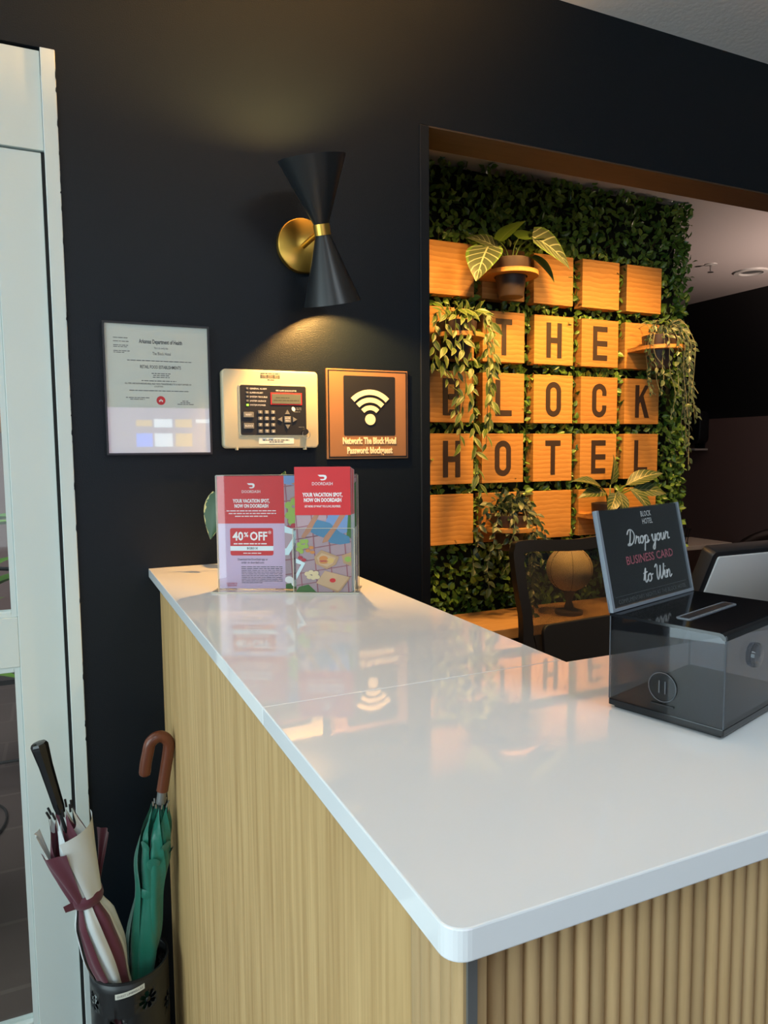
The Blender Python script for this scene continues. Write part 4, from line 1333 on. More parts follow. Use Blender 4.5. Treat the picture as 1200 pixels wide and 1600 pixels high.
def leaflet_holder():
    th = R(-27.5)
    W, H = 0.265, 0.2165
    t = thing('leaflet_holder', 'clear acrylic leaflet holder with red coupon flyer on the counter', 'leaflet holder', (0.262, -0.330, ZC + 0.0005), th)
    MB().box(-0.001, W + 0.001, -0.0034, -0.0014, 0.002, H + 0.001).build('front_pane', 'acrylic', t)
    MB().box(-0.001, W + 0.001, 0.0014, 0.0034, 0.002, H + 0.001).build('back_pane', 'acrylic', t)
    MB().box(-0.006, W + 0.004, -0.034, 0.035, 0, 0.0022).build('base_plate', 'acrylic', t)
    e = MB()
    e.box(-0.006, W + 0.004, -0.0346, -0.0338, 0.0001, 0.0022)
    e.box(-0.0015, -0.0008, -0.0034, 0.0034, 0.002, H).box(W + 0.0008, W + 0.0015, -0.0034, 0.0034, 0.002, H).box(0, W, -0.0034, 0.0034, H + 0.0008, H + 0.0013)
    e.build('polished_edge', 'edge_glow_acrylic', t)
    # pocket for brochures
    px0, px1, ph, pd = 0.148, 0.262, 0.121, 0.032
    p = MB().box(px0, px1, -pd - 0.002, -pd, 0.003, ph).box(px0, px0 + 0.002, -pd, -0.0035, 0.003, ph).box(px1 - 0.002, px1, -pd, -0.0035, 0.003, ph)
    pk = p.build('pocket', 'acrylic', t)
    q = MB().box(px0, px0 + 0.0012, -pd - 0.0026, -pd - 0.0019, 0.003, ph).box(px1 - 0.0012, px1, -pd - 0.0026, -pd - 0.0019, 0.003, ph).box(px0 + 0.0012, px1 - 0.0012, -pd - 0.0024, -pd - 0.0019, ph - 0.0006, ph + 0.0002)
    q.box(px1 - 0.0012, px1 + 0.0004, -0.0042, -0.0036, 0.003, ph)
    q.build('pocket_edge', 'edge_glow_acrylic', pk)
    # printed insert: coupon on the left, picnic photograph on the right
    f = MB().box(0.001, W - 0.001, -0.0010, 0.0008, 0.003, H - 0.0005).build('flyer', 'blanket', t)
    I = Matrix.Translation((0, -0.0010, 0))
    fw_ = 0.1275
    split = H - 0.415 * H
    MB(I).flat([(0.001, split), (fw_, split), (fw_, H - 0.0006), (0.001, H - 0.0006)], -0.00015).build('red_field', 'red_print', f)
    MB(I).flat([(0.001, 0.003), (fw_, 0.003), (fw_, split), (0.001, split)], -0.00015).build('lilac_field', 'lilac_paper', f)
    def Z(v): return H * (1 - v)
    cx = 0.0655
    dash_logo(I @ Matrix.Translation((0, -0.0004, 0)), cx, Z(0.088), 0.0145, 0.0095).build('logo', 'white_print', f)
    text(f, 'DOORDASH', cx, Z(0.138), 0.0075, 'white_print', -0.0004, F=I, width=0.035)
    text(f, 'YOUR VACATION SPOT,', cx, Z(0.218), 0.0092, 'white_print', -0.0004, F=I, width=0.070, bold=0.0004)
    text(f, 'NOW ON DOORDASH', cx, Z(0.262), 0.0092, 'white_print', -0.0004, F=I, width=0.064, bold=0.0004)
    rnd = random.Random(8)
    g = MB(I)
    for v, a, b in ((0.305, 0.018, 0.112), (0.328, 0.022, 0.112), (0.352, 0.034, 0.096)): greek(g, a, b, Z(v), 0.0016, -0.0004, rnd)
    g.build('small_print', 'white_print', f)
    MB(I).flat(rrect(0.0235, 0.1055, Z(0.695), Z(0.455), 0.004), -0.0003).build('coupon_box', 'red_print', f)
    text(f, '40', 0.0285, Z(0.525), 0.0225, 'white_print', -0.0005, 'LEFT', F=I, width=0.0205, bold=0.0006)
    text(f, '%', 0.0500, Z(0.512), 0.0125, 'white_print', -0.0005, 'LEFT', F=I, width=0.0085, bold=0.0003)
    text(f, 'OFF', 0.0610, Z(0.525), 0.0225, 'white_print', -0.0005, 'LEFT', F=I, width=0.0330, bold=0.0006)
    text(f, '*', 0.0955, Z(0.505), 0.0165, 'white_print', -0.0005, 'LEFT', F=I)
    g = MB(I); greek(g, 0.030, 0.094, Z(0.592), 0.002, -0.0005, rnd); greek(g, 0.048, 0.082, Z(0.675), 0.0014, -0.0005, rnd); g.build('small_print', 'white_print', f)
    MB(I).flat([(0.0235, Z(0.653)), (0.1055, Z(0.653)), (0.1055, Z(0.612)), (0.0235, Z(0.612))], -0.00045).build('code_band', 'pale_band', f)
    text(f, 'BGB51X', cx, Z(0.632), 0.0058, 'ink', -0.0006, F=I, bold=0.0001)
    text(f, 'Download the DoorDash app or', cx, Z(0.728), 0.0062, 'ink', -0.0004, F=I, width=0.057)
    text(f, 'order on doordash.com', cx, Z(0.756), 0.0062, 'ink', -0.0004, F=I, width=0.043)
    text(f, 'SCAN HERE TO', 0.0245, Z(0.942), 0.0042, 'red_print', -0.0004, F=I, width=0.021, bold=0.0001)
    text(f, 'ORDER NOW', 0.0245, Z(0.960), 0.0042, 'red_print', -0.0004, F=I, width=0.0185, bold=0.0001)
    g = MB(I)
    for i in range(10): greek(g, 0.0435, 0.122 if i < 9 else 0.083, Z(0.795 + i * 0.0155), 0.0013, -0.0004, rnd)
    g.build('small_print', 'ink_grey', f)
    # picnic print on the right part of the insert (mostly behind the brochures)
    pg, el = picnic(f, I, W - 0.002 - fw_, 0.003, H - 0.0006, fw_)
    for i in range(7): pg('blanket_line', [(0, .12 + i * .13), (1, .20 + i * .13), (1, .21 + i * .13), (0, .13 + i * .13)])
    for i in range(4): pg('blanket_line', [(.1 + i * .28, 0), (.12 + i * .28, 0), (.02 + i * .28, 1), (0 + i * .28, 1)])
    pg('leaf_print', [(0, 0), (1, 0), (1, .06), (.4, .09), (0, .04)])
    pg('shirt_print', [(0, .93), (.25, .90), (.28, 1), (0, 1)])
    pg('skin_print', [(.10, .93), (.30, .97), (.34, .93), (.20, .90)])
    pg('skin_print', [(.08, .80), (.28, .86), (.26, .82), (.14, .76)])
    for u, v in ((.06, .74), (.14, .77), (.22, .75), (.10, .69), (.18, .70), (.26, .70), (.06, .65), (.15, .64), (.23, .65), (.1, .6)): el('grape_print', u, v, .05, .05)
    for u, v in ((.05, .54), (.13, .56), (.20, .58), (.1, .5), (.18, .52)): el('berry_print', u, v, .045, .035)
    pg('tray_print', [(0, .56), (.24, .50), (.05, .30), (0, .30)])
    pg('blanket', [(0, .50), (.14, .48), (.02, .36), (0, .36)])
    el('white_print', .05, .08, .06, .05); el('white_print', .13, .05, .05, .05)
    pg('leaf_print', [(.93, .3), (1, .3), (1, .95), (.93, .9)])


leaflet_holder()


def brochures():
    th = R(-27.5)
    base = Vector((0.262, -0.330, ZC + 0.0005))
    rot = Matrix.Rotation(th, 4, 'Z')
    W, H = 0.102, 0.230
    for i in range(6):
        y = -0.0310 + i * 0.0044
        x = 0.1535 + (i % 3) * 0.0008 + (0.003 if i > 2 else 0)
        loc = base + rot.to_3x3() @ Vector((x, y, 0.0026))
        lab = 'red-topped picnic brochure at the front of the clear pocket' if i == 0 else 'brochure stacked behind the front brochure in the clear pocket'
        t = thing('brochure', lab, 'brochure', loc, th, 'brochures in the leaflet holder')
        lean = Matrix()
        sheet = MB(lean).box(0, W, -0.0006, 0.0012, 0, H - 0.0012 * i).build('sheet', 'blanket' if i == 0 else 'pale_band', t)
        if i: 
            MB().box(0.0002, W - 0.0002, -0.0009, -0.0005, H * 0.62, H - 0.0012 * i - 0.0003).build('red_field', 'red_print', t)
            continue
        I = Matrix.Translation((0, -0.0006, 0))
        zs = H * (1 - 0.382)
        MB(I).flat([(0, zs), (W, zs), (W, H), (0, H)], -0.0009).build('red_field', 'red_print', t)
        dash_logo(I @ Matrix.Translation((0, -0.0011, 0)), W / 2, H * (1 - 0.085), 0.0165, 0.0100).build('logo', 'white_print', t)
        text(t, 'DOORDASH', W / 2, H * (1 - 0.133), 0.0082, 'white_print', -0.0011, F=I, width=0.0375)
        text(t, 'YOUR VACATION SPOT,', W / 2, H * (1 - 0.220), 0.0095, 'white_print', -0.0011, F=I, width=0.0735, bold=0.0004)
        text(t, 'NOW ON DOORDASH', W / 2, H * (1 - 0.262), 0.0095, 'white_print', -0.0011, F=I, width=0.0685, bold=0.0004)
        text(t, 'GET MORE OF WHAT YOU LOVE, DELIVERED.', W / 2, H * (1 - 0.312), 0.0052, 'white_print', -0.0011, F=I, width=0.0665, bold=0.0001)
        pg, el = picnic(t, I, W, 0, zs)
        for j in range(6): pg('blanket_line', [(0, .08 + j * .15), (1, .2 + j * .15), (1, .212 + j * .15), (0, .092 + j * .15)])
        for j in range(4): pg('blanket_line', [(.1 + j * .28, 0), (.12 + j * .28, 0), (.02 + j * .28, 1), (0 + j * .28, 1)])
        pg('leaf_print', [(0, 0), (.36, 0), (.22, .10), (.05, .07), (0, .02)])
        pg('leaf_print', [(.92, .72), (1, .70), (1, 1), (.93, 1)])
        pg('shirt_print', [(.55, .92), (.60, 1), (.95, 1), (.93, .78), (.80, .74), (.66, .80)])
        pg('jeans_print', [(.27, .83), (.40, .94), (.62, .90), (.80, .78), (.97, .72), (.98, .64), (.80, .62), (.62, .64), (.55, .70), (.38, .74), (.28, .78)])
        pg('skin_print', [(.34, 1), (.43, 1), (.28, .80), (.16, .70), (.10, .72), (.17, .80)])
        pg('skin_print', [(.80, 1), (.91, 1), (.74, .82), (.58, .66), (.48, .64), (.52, .72), (.66, .84)])
        for u, v in ((.06, .62), (.12, .66), (.19, .66), (.05, .56), (.12, .59), (.19, .60), (.10, .53)): el('grape_print', u, v, .042, .042)
        for u, v in ((.22, .54), (.28, .58), (.30, .52)): el('bun_print', u, v, .045, .03)
        for u, v in ((.08, .45), (.14, .42)): el('berry_print', u, v, .045, .03)
        pg('tray_print', [(0, .44), (.17, .38), (0, .16), (0, .24), (.09, .36), (0, .38)])
        pg('kraft_print', [(.33, .46), (.46, .55), (.78, .46), (.72, .36), (.55, .30), (.36, .37)])
        pg('kraft_light_print', [(.38, .45), (.47, .51), (.72, .45), (.66, .37), (.56, .33), (.42, .37)])
        el('bun_print', .50, .435, .08, .055); el('fries_print', .62, .41, .07, .05, .3); el('berry_print', .50, .405, .085, .012); el('bun_print', .50, .385, .075, .02)
        pg('kraft_print', [(.83, .48), (1, .52), (1, .34), (.86, .38)])
        el('grape_print', .94, .43, .06, .05)
        for u, v in ((.20, .24), (.27, .26), (.34, .23), (.24, .20), (.31, .19), (.38, .20), (.36, .25)): el('popcorn_print', u, v, .05, .04)
        pg('kraft_print', [(.36, .12), (.52, .28), (.98, .19), (.80, .02), (.74, .0)])
        pg('kraft_light_print', [(.36, .12), (.52, .28), (.96, .20), (.76, .02)])
        el('red_print', .66, .155, .055, .04)


brochures()


def counter_plant():
    t = thing('potted_plant', 'small potted plant with cream-edged leaves hidden behind the leaflet holder', 'potted plant', (0.385, -0.115, ZC + 0.0005))
    MB().lathe([(0.0003, 0), (0.036, 0), (0.047, 0.075), (0.047, 0.08), (0.043, 0.08), (0.040, 0.066), (0.0003, 0.066)], 28).build('pot', 'pot_white', t, smooth=35)
    MB().lathe([(0.0003, 0.068), (0.041, 0.068), (0.041, 0.066), (0.0003, 0.066)], 20).build('soil', 'soil', t)
    for p, d, L, upv in (((-0.068, 0.02, 0.170), (-0.22, 0.05, -0.9), 0.105, (-0.6, -0.75, 0.2)), ((0.055, 0.03, 0.140), (0.35, 0.1, 0.9), 0.082, (0, -1, 0.2)),
                         ((0.0, 0.03, 0.14), (-0.1, 0.5, 0.5), 0.08, (0, -0.7, 0.7)), ((0.03, 0.0, 0.13), (0.7, -0.3, -0.2), 0.08, (0, -0.6, 0.8))):
        p = Vector(p)
        me = leaf_mesh('leaf', L, L * 0.55, 0.15, 0.18, 9, 'heart')
        place(me, 'counter_leaf', t, p, d, upv)
        MB().tube(catmull([(p.x * .2, p.y * .2, 0.067), (p.x * .6, p.y * .6, p.z * 0.75), tuple(p)], 5), 0.0018, 6).build('stem', 'stem_green', t, smooth=60)


counter_plant()


# ------------------------------------------------------------------ umbrella stand and umbrellas
def umbrella_stand():
    c = Vector((0.085, -0.130, 0.0))
    t = thing('umbrella_stand', 'black metal umbrella stand with punched flower holes and paper label', 'umbrella stand', c)
    Rr, H = 0.080, 0.300
    holes = []
    def petals(a0, z0, n, r0, r1, wd_):
        for i in range(n):
            a = 2 * PI * i / n + 0.2
            P = []
            for u, v in ((r0, -wd_ * 0.25), ((r0 + r1) / 2, -wd_ * 0.5), (r1, -wd_ * 0.45), (r1 * 1.06, 0), (r1, wd_ * 0.45), ((r0 + r1) / 2, wd_ * 0.5), (r0, wd_ * 0.25)):
                P.append((a0 * Rr + u * math.cos(a) - v * math.sin(a), z0 + u * math.sin(a) + v * math.cos(a)))
            holes.append(P)
    for k in range(8):
        petals(R(-112) + k * R(45) if False else R(-180) + R(22) + k * R(45), 0.248 if k % 2 == 0 else 0.205, 8, 0.005, 0.019, 0.009)
        petals(R(-180) + R(44) + k * R(45), 0.145 if k % 2 else 0.10, 8, 0.005, 0.019, 0.009)
    vs = []; ed = []
    Lx = PI * Rr
    for j in range(13):
        for i in range(65): vs.append(Vector((-Lx + 2 * Lx * i / 64, H * j / 12)))
    for P in holes:
        if min(p[0] for p in P) < -Lx + 0.002 or max(p[0] for p in P) > Lx - 0.002: continue
        k = len(vs)
        vs += [Vector(p) for p in P]
        ed += [(k + i, k + (i + 1) % len(P)) for i in range(len(P))]
    ov, oe, of, *_ = delaunay_2d_cdt(vs, ed, [], 0, 1e-6)
    def inside(p, P):
        r = False; j = len(P) - 1
        for i in range(len(P)):
            if (P[i][1] > p[1]) != (P[j][1] > p[1]) and p[0] < (P[j][0] - P[i][0]) * (p[1] - P[i][1]) / (P[j][1] - P[i][1]) + P[i][0]: r = not r
            j = i
        return r
    fs = []
    for f in of:
        m = ((ov[f[0]].x + ov[f[1]].x + ov[f[2]].x) / 3, (ov[f[0]].y + ov[f[1]].y + ov[f[2]].y) / 3)
        if any(abs(m[0] - P[0][0]) < 0.05 and abs(m[1] - P[0][1]) < 0.05 and inside(m, P) for P in holes): continue
        fs.append(tuple(f))
    q = MB().add([(Rr * math.cos(p.x / Rr), Rr * math.sin(p.x / Rr), p.y) for p in ov], fs)
    body = q.build('body', 'black_metal', t, smooth=60)
    sol = body.modifiers.new('thickness', 'SOLIDIFY'); sol.thickness = 0.0016; sol.offset = -1
    MB().lathe([(0.0003, 0.0), (0.0785, 0.0), (0.0785, 0.006), (0.0003, 0.006)], 40).build('bottom', 'black_metal', t, smooth=40)
    MB().lathe([(Rr - 0.0025, H - 0.004), (Rr + 0.0012, H - 0.004), (Rr + 0.0012, H + 0.001), (Rr - 0.0025, H + 0.001)], 64, closed=True).build('rim', 'black_metal', t, smooth=40)
    # paper label wrapped on the front
    a0, a1 = R(-115), R(-73)
    rl = Rr + 0.0006
    lm = MB().grid(lambda u, v: (rl * math.cos(a0 + (a1 - a0) * u), rl * math.sin(a0 + (a1 - a0) * u), 0.266 + 0.012 * v + 0.010 * u), 16, 1).build('paper_label', 'label_strip', t, smooth=60)
    me = text_mesh('GUEST UMBRELLAS', 0.0066, 'CENTER', 0, 0.92, None, 0, 0, 1.0)
    for v in me.vertices:
        u = 0.5 + v.co.x / (rl * (a1 - a0)); a = a0 + (a1 - a0) * u
        v.co = Vector(((rl + 0.0004) * math.cos(a), (rl + 0.0004) * math.sin(a), 0.272 + 0.010 * u + v.co.z))
    link('lettering', me, 'ink_grey', lm)


umbrella_stand()


def folded_canopy(parent, mats, prof, z0, z1, n, wrap, seed, twist=0.0, inner=0.45, loose=1.0):
    """n cloth gores, each folded and wrapped round the shaft; z1 = rib tips near the handle"""
    rnd = random.Random(seed)
    def rad(t):
        for (a, ra), (b, rb) in zip(prof, prof[1:]):
            if a <= t <= b:
                k = (t - a) / (b - a); k = k * k * (3 - 2 * k)
                return ra + (rb - ra) * k
        return prof[-1][1]
    for g in range(n):
        th0 = 2 * PI * g / n + rnd.uniform(-0.08, 0.08)
        ph = rnd.uniform(0, 6.28); amp = rnd.uniform(0.04, 0.10) * loose
        reach = rnd.uniform(0.9, 1.1)
        def fn(u, v):
            r = rad(v)
            # u 0..1 : from the rib out to the fold edge and back under
            loop = math.sin(PI * min(1, u * 1.15) * 0.5) if u < 0.87 else 1.0
            k = inner + (1 - inner) * loop * reach * (1 + amp * math.sin(9 * v + ph))
            th = th0 + wrap * u * (0.7 + 0.5 * math.sin(PI * v)) + twist * v + 0.12 * math.sin(7 * v + ph)
            rr = r * k * (1 + 0.06 * math.sin(14 * u + 5 * v + ph))
            lift = 0.006 * math.sin(PI * u) * (1 if v > 0.9 else 0)
            z = z0 + (z1 - z0) * v - lift - (0.035 * math.sin(PI * u) * max(0, (v - 0.72) / 0.28) ** 2)
            return (rr * math.cos(th), rr * math.sin(th), z)
        MB().grid(fn, 16, 44).build('canopy_gore', mats[g % len(mats)], parent, smooth=70)


def umbrella(name, label, base, top, handle):
    base = Vector(base); top = Vector(top)
    t = thing(name, label, 'umbrella', base, 0, 'umbrellas in the stand')
    ax = (top - base).normalized()
    x = (Vector((1, 0, 0)) - ax * ax.x).normalized()
    t.rotation_euler = Matrix((x, ax.cross(x), ax)).transposed().to_euler()
    return t, (top - base).length


def maroon_umbrella():
    t, L = umbrella('umbrella', 'maroon and white umbrella with straight black handle in the stand', (0.112, -0.158, 0.0085), (-0.067, -0.150, 0.811), 0)
    k = L / 0.812
    MB().cyl((0, 0, 0), (0, 0, L - 0.13), 0.0045, n=10).build('shaft', 'black_metal', t, smooth=40)
    MB().lathe([(0.0003, L - 0.155), (0.0085, L - 0.155), (0.0105, L - 0.14), (0.0115, L - 0.10), (0.0130, L - 0.05), (0.0160, L - 0.014), (0.0165, L - 0.006), (0.0140, L - 0.001), (0.0003, L)], 8).build('handle', 'black_gloss', t, smooth=30, )
    # profile over v: 0 bottom .. 1 rib tips
    prof = [(0, 0.012), (0.35, 0.030), (0.50, 0.043), (0.60, 0.040), (0.695, 0.0235), (0.76, 0.031), (0.88, 0.038), (1.0, 0.024)]
    folded_canopy(t, ['maroon_cloth', 'white_cloth'], prof, 0.035, L - 0.150, 8, 1.25, 3, -0.5)
    zs = 0.035 + (L - 0.185) * 0.695
    MB().lathe([(0.0285, zs - 0.013), (0.0315, zs - 0.006), (0.0320, zs + 0.007), (0.0290, zs + 0.013)], 24).build('strap', 'maroon_cloth', t, smooth=60)
    MB().add([(-0.024, -0.016, zs - 0.010), (-0.043, -0.022, zs - 0.004), (-0.044, -0.022, zs + 0.010), (-0.024, -0.016, zs + 0.008)], [(0, 1, 2, 3)]).build('strap_end', 'maroon_cloth', t)
    # loose cloth flaps above the strap
    def flap(mat, a0, a1, r0, r1, z0_, z1_, out, name='canopy_flap', ripple=0.004, dz=0.0, taper=0.55):
        def fn(u, v):
            s = taper + (1 - taper) * v
            a = (a0 + a1) / 2 + (a1 - a0) * (u - 0.5) * s
            r = r0 + (r1 - r0) * v + out * math.sin(PI * u) * v + ripple * math.sin(11 * u + 3 * v)
            return (r * math.cos(a), r * math.sin(a), z0_ + (z1_ - z0_) * v + dz * u * v)
        return MB().grid(fn, 14, 12).build(name, mat, t, smooth=70)
    flap('white_cloth', R(-105), R(18), 0.031, 0.052, zs + 0.008, zs + 0.150, 0.004, ripple=0.0012, dz=0.016, taper=0.75)
    flap('maroon_cloth', R(8), R(48), 0.031, 0.072, zs + 0.012, zs + 0.105, 0.003, ripple=0.002, taper=0.3)
    flap('maroon_cloth', R(-172), R(-96), 0.0312, 0.054, zs + 0.006, zs + 0.128, 0.004, ripple=0.003, taper=0.8)
    flap('white_cloth', R(155), R(195), 0.031, 0.052, zs + 0.008, zs + 0.165, 0.003, ripple=0.002, taper=0.8)
    z1 = L - 0.150
    for i in range(8):
        a = R(45 * i + 15)
        p = Vector((0.021 * math.cos(a), 0.021 * math.sin(a), z1 - 0.006))
        MB().cyl(p, p + Vector((0.003 * math.cos(a), 0.003 * math.sin(a), 0.016)), 0.0022, n=8).build('rib_tip', 'black_plastic', t, smooth=40)


def green_umbrella():
    t, L = umbrella('umbrella', 'green umbrella with curved brown wooden crook handle in the stand', (0.072, -0.096, 0.0085), (0.1615, -0.150, 0.649), 0)
    MB().cyl((0, 0, 0), (0, 0, L + 0.005), 0.005, n=10).build('shaft', 'black_metal', t, smooth=40)
    MB().cyl((0, 0, L - 0.012), (0, 0, L + 0.018), 0.0098, n=20).build('ferrule', 'grey_metal', t, smooth=40)
    # crook bends toward the left in the wall plane
    pts = [(0, 0, L + 0.016), (0.001, 0, L + 0.06), (0.002, 0, L + 0.105)]
    cx, cz, r = -0.0185, L + 0.112, 0.0205
    for i in range(1, 9):
        a = R(180 * i / 9)
        pts.append((cx + r * math.cos(a), 0, cz + r * 1.25 * math.sin(a)))
    pts += [(-0.0395, 0, L + 0.10), (-0.041, 0, L + 0.075), (-0.040, 0, L + 0.052)]
    c = catmull([Vector(p) for p in pts], 5)
    rr = [0.0122] * (len(c) - 2) + [0.0112, 0.007]
    h = MB().tube(c, rr, 16).build('crook_handle', 'brown_handle_wood', t, smooth=60)
    prof = [(0, 0.012), (0.35, 0.030), (0.50, 0.036), (0.68, 0.028), (0.80, 0.034), (0.90, 0.030), (1.0, 0.018)]
    folded_canopy(t, ['green_cloth'], prof, 0.035, L - 0.012, 8, 1.7, 9, -1.5, 0.28, 2.2)
    zs = 0.035 + (L - 0.047) * 0.68
    MB().lathe([(0.0265, zs - 0.010), (0.0280, zs - 0.005), (0.0280, zs + 0.006), (0.0265, zs + 0.010)], 24).build('strap', 'green_cloth', t, smooth=60)
    # open fold loops above the strap each closed inside by a dark sheet
    for a0, zc, s in ((-100, 0.075, 1.0), (-60, 0.11, 0.85), (-140, 0.11, 0.8), (-20, 0.085, 0.75)):
        a = R(a0)
        o = Vector((0.022 * math.cos(a), 0.022 * math.sin(a), zs + zc))
        tx = Vector((-math.sin(a), math.cos(a), 0)); nn = Vector((math.cos(a), math.sin(a), 0))
        def fn(u, v):
            ang = 2 * PI * u
            w_ = 0.014 * s * (0.35 + 0.65 * v)
            return tuple(o + tx * (w_ * math.cos(ang)) + nn * (0.008 * s * math.sin(ang) * v + 0.010 * v) + Vector((0, 0, -0.055 * s * (1 - v) + 0.016 * s * math.sin(ang) * v)))
        MB().grid(fn, 16, 8).build('canopy_fold', 'green_cloth', t, smooth=70)
        lin = MB()
        P = [fn(i / 16, 1.0) for i in range(16)]
        lin.add([tuple(Vector(p) - nn * 0.003 + Vector((0, 0, -0.004))) for p in P], [tuple(range(16))])
        lin.build('fold_sheet', 'dark_sheet', t)
    z1 = L - 0.012
    for i in range(8):
        a = R(45 * i)
        p = Vector((0.015 * math.cos(a), 0.015 * math.sin(a), z1 - 0.005))
        MB().cyl(p, p + Vector((0.002 * math.cos(a), 0.002 * math.sin(a), 0.010)), 0.0018, n=8).build('rib_tip', 'steel', t, smooth=40)


maroon_umbrella(); green_umbrella()


# ------------------------------------------------------------------ back room: lamps, ceiling fittings, table, armchair
def spot(parent, loc, target, power, size, blend, color, soft=0.03):
    d = bpy.data.lights.new('spot_beam', 'SPOT')
    d.energy = power; d.color = color; d.spot_size = R(size); d.spot_blend = blend; d.shadow_soft_size = soft
    o = bpy.data.objects.new('spot_beam', d); COL.objects.link(o)
    o.parent = parent
    o.location = loc
    o.rotation_euler = (Vector(target) - Vector(loc)).to_track_quat('-Z', 'Y').to_euler()


def ceiling_spot(label, loc, target, power):
    t = thing('ceiling_spot', label, 'spotlight', loc, 0, 'spotlights over the leaf wall')
    L = Vector(loc)
    d = (Vector(target) - L).normalized()
    MB().lathe([(0.0003, -0.012), (0.045, -0.012), (0.045, -0.0005), (0.0003, -0.0005)], 24).build('canopy_plate', 'pot_white', t, smooth=40)
    MB().cyl((0, 0, -0.012), (0, 0, -0.05), 0.008).build('swivel', 'pot_white', t, smooth=40)
    hd = Vector((0, 0, -0.06))
    MB().lathe([(0.0003, -0.03), (0.028, -0.03), (0.034, 0.045), (0.031, 0.045), (0.028, 0.03), (0.0003, 0.03)], 24, d, hd).build('lamp_head', 'pot_white', t, smooth=40)
    MB().lathe([(0.0003, 0.0312), (0.027, 0.0312), (0.027, 0.0305), (0.0003, 0.0305)], 20, d, hd).build('lens', 'downlight_glow', t)
    spot(t, hd + d * 0.05, Vector(target) - L, power, 112, 0.95, (1.0, 0.52, 0.14), 0.07)


ceiling_spot('white ceiling spotlight nearest the dark jamb, aimed at the blocks', (1.22, 0.20, 2.504), (1.42, 0.80, 0.85), 72)
ceiling_spot('middle one of the three white ceiling spotlights aimed at the blocks', (1.74, 0.20, 2.504), (1.76, 0.80, 0.85), 74)
ceiling_spot('white ceiling spotlight farthest from the jamb, aimed at the blocks', (2.28, 0.20, 2.504), (2.15, 0.80, 0.85), 80)

for i, (x, y) in enumerate(((0.9, -2.1), (-0.9, -2.6))):  # unseen panels, added for more light from above on the counter
    cl = thing('added_ceiling_panel', 'unseen square ceiling panel added as top light ' + ('above the reception counter' if i == 0 else 'nearer the street window'), 'ceiling light', (x, y, 2.602), 0, 'added lobby ceiling panels')
    MB().box(-0.32, 0.32, -0.32, 0.32, -0.022, -0.0005).build('frame', 'pot_white', cl, bevel=0.002)
    d = bpy.data.lights.new('panel_fill', 'AREA'); d.shape = 'SQUARE'; d.size = 0.6; d.energy = 11.5; d.color = (0.80, 0.93, 1.0)
    o = bpy.data.objects.new('panel_fill', d); COL.objects.link(o); o.parent = cl; o.location = (0, 0, -0.025)

fl = thing('added_floor_lamp', 'unseen uplight added to brighten the back room ceiling', 'floor lamp', (4.2, 0.55, 0))  # out-of-view uplight, added as fill for the inner ceiling
MB().lathe([(0.0003, 0), (0.13, 0), (0.13, 0.02), (0.02, 0.03), (0.0003, 0.03)], 28).build('base', 'black_metal', fl, smooth=40)
MB().cyl((0, 0, 0.03), (0, 0, 1.62), 0.012).build('pole', 'black_metal', fl, smooth=40)
MB().lathe([(0.0003, 1.60), (0.05, 1.61), (0.15, 1.72), (0.147, 1.722), (0.05, 1.62), (0.0003, 1.615)], 28).build('bowl_shade', 'brass', fl, smooth=40)
MB().lathe([(0.0003, 1.62), (0.03, 1.63), (0.03, 1.66), (0.0003, 1.68)], 16).build('bulb', 'downlight_glow', fl, smooth=50)
spot(fl, (0, 0, 1.74), (0, 0, 3), 55, 165, 0.6, (1.0, 0.74, 0.62), 0.05)

sd = thing('smoke_detector', 'round white smoke detector on the ceiling above the leaf wall', 'smoke detector', (2.20, 0.66, 2.504))
MB().lathe([(0.0003, -0.032), (0.045, -0.032), (0.055, -0.022), (0.058, -0.012), (0.068, -0.010), (0.070, 0.0), (0.0003, 0.0)], 32).build('housing', 'pot_white', sd, smooth=35)
MB().lathe([(0.0003, -0.036), (0.018, -0.036), (0.02, -0.0322), (0.0003, -0.0322)], 20).build('sensor_cap', 'orange_lamp', sd, smooth=35)

dl = thing('recessed_downlight', 'unlit round recessed downlight in the far right ceiling', 'downlight', (4.08, 1.63, 2.504))
MB().lathe([(0.062, -0.001), (0.072, -0.012), (0.100, -0.010), (0.104, 0.0), (0.062, 0.0)], 36, closed=True).build('trim_ring', 'pot_white', dl, smooth=40)
MB().lathe([(0.0003, -0.002), (0.064, -0.002), (0.064, -0.0005), (0.0003, -0.0005)], 28).build('reflector', 'grey_metal', dl)

sp = thing('sprinkler', 'small fire sprinkler head on the ceiling beside the leaf wall', 'sprinkler', (3.69, 1.60, 2.504))
MB().lathe([(0.0003, -0.006), (0.035, -0.004), (0.037, 0.0), (0.0003, 0.0)], 24).build('escutcheon', 'pot_white', sp, smooth=40)
MB().cyl((0, 0, -0.006), (0, 0, -0.045), 0.008, 0.006, 10).build('stem', 'steel', sp, smooth=40)
MB().cyl((0, 0, -0.045), (0, 0, -0.048), 0.018, n=16).build('deflector', 'steel', sp)

tb = thing('white_table', 'white-topped table past the end of the leaf wall', 'table', (3.70, 1.98, 0))
MB().box(-0.45, 0.35, -0.30, 0.30, 0.72, 0.75).build('tabletop', 'white_table', tb, bevel=0.003)
for x in (-0.42, 0.30):
    for y in (-0.27, 0.25):
        MB().box(x, x + 0.03, y, y + 0.03, 0, 0.72).build('leg', 'black_metal', tb)

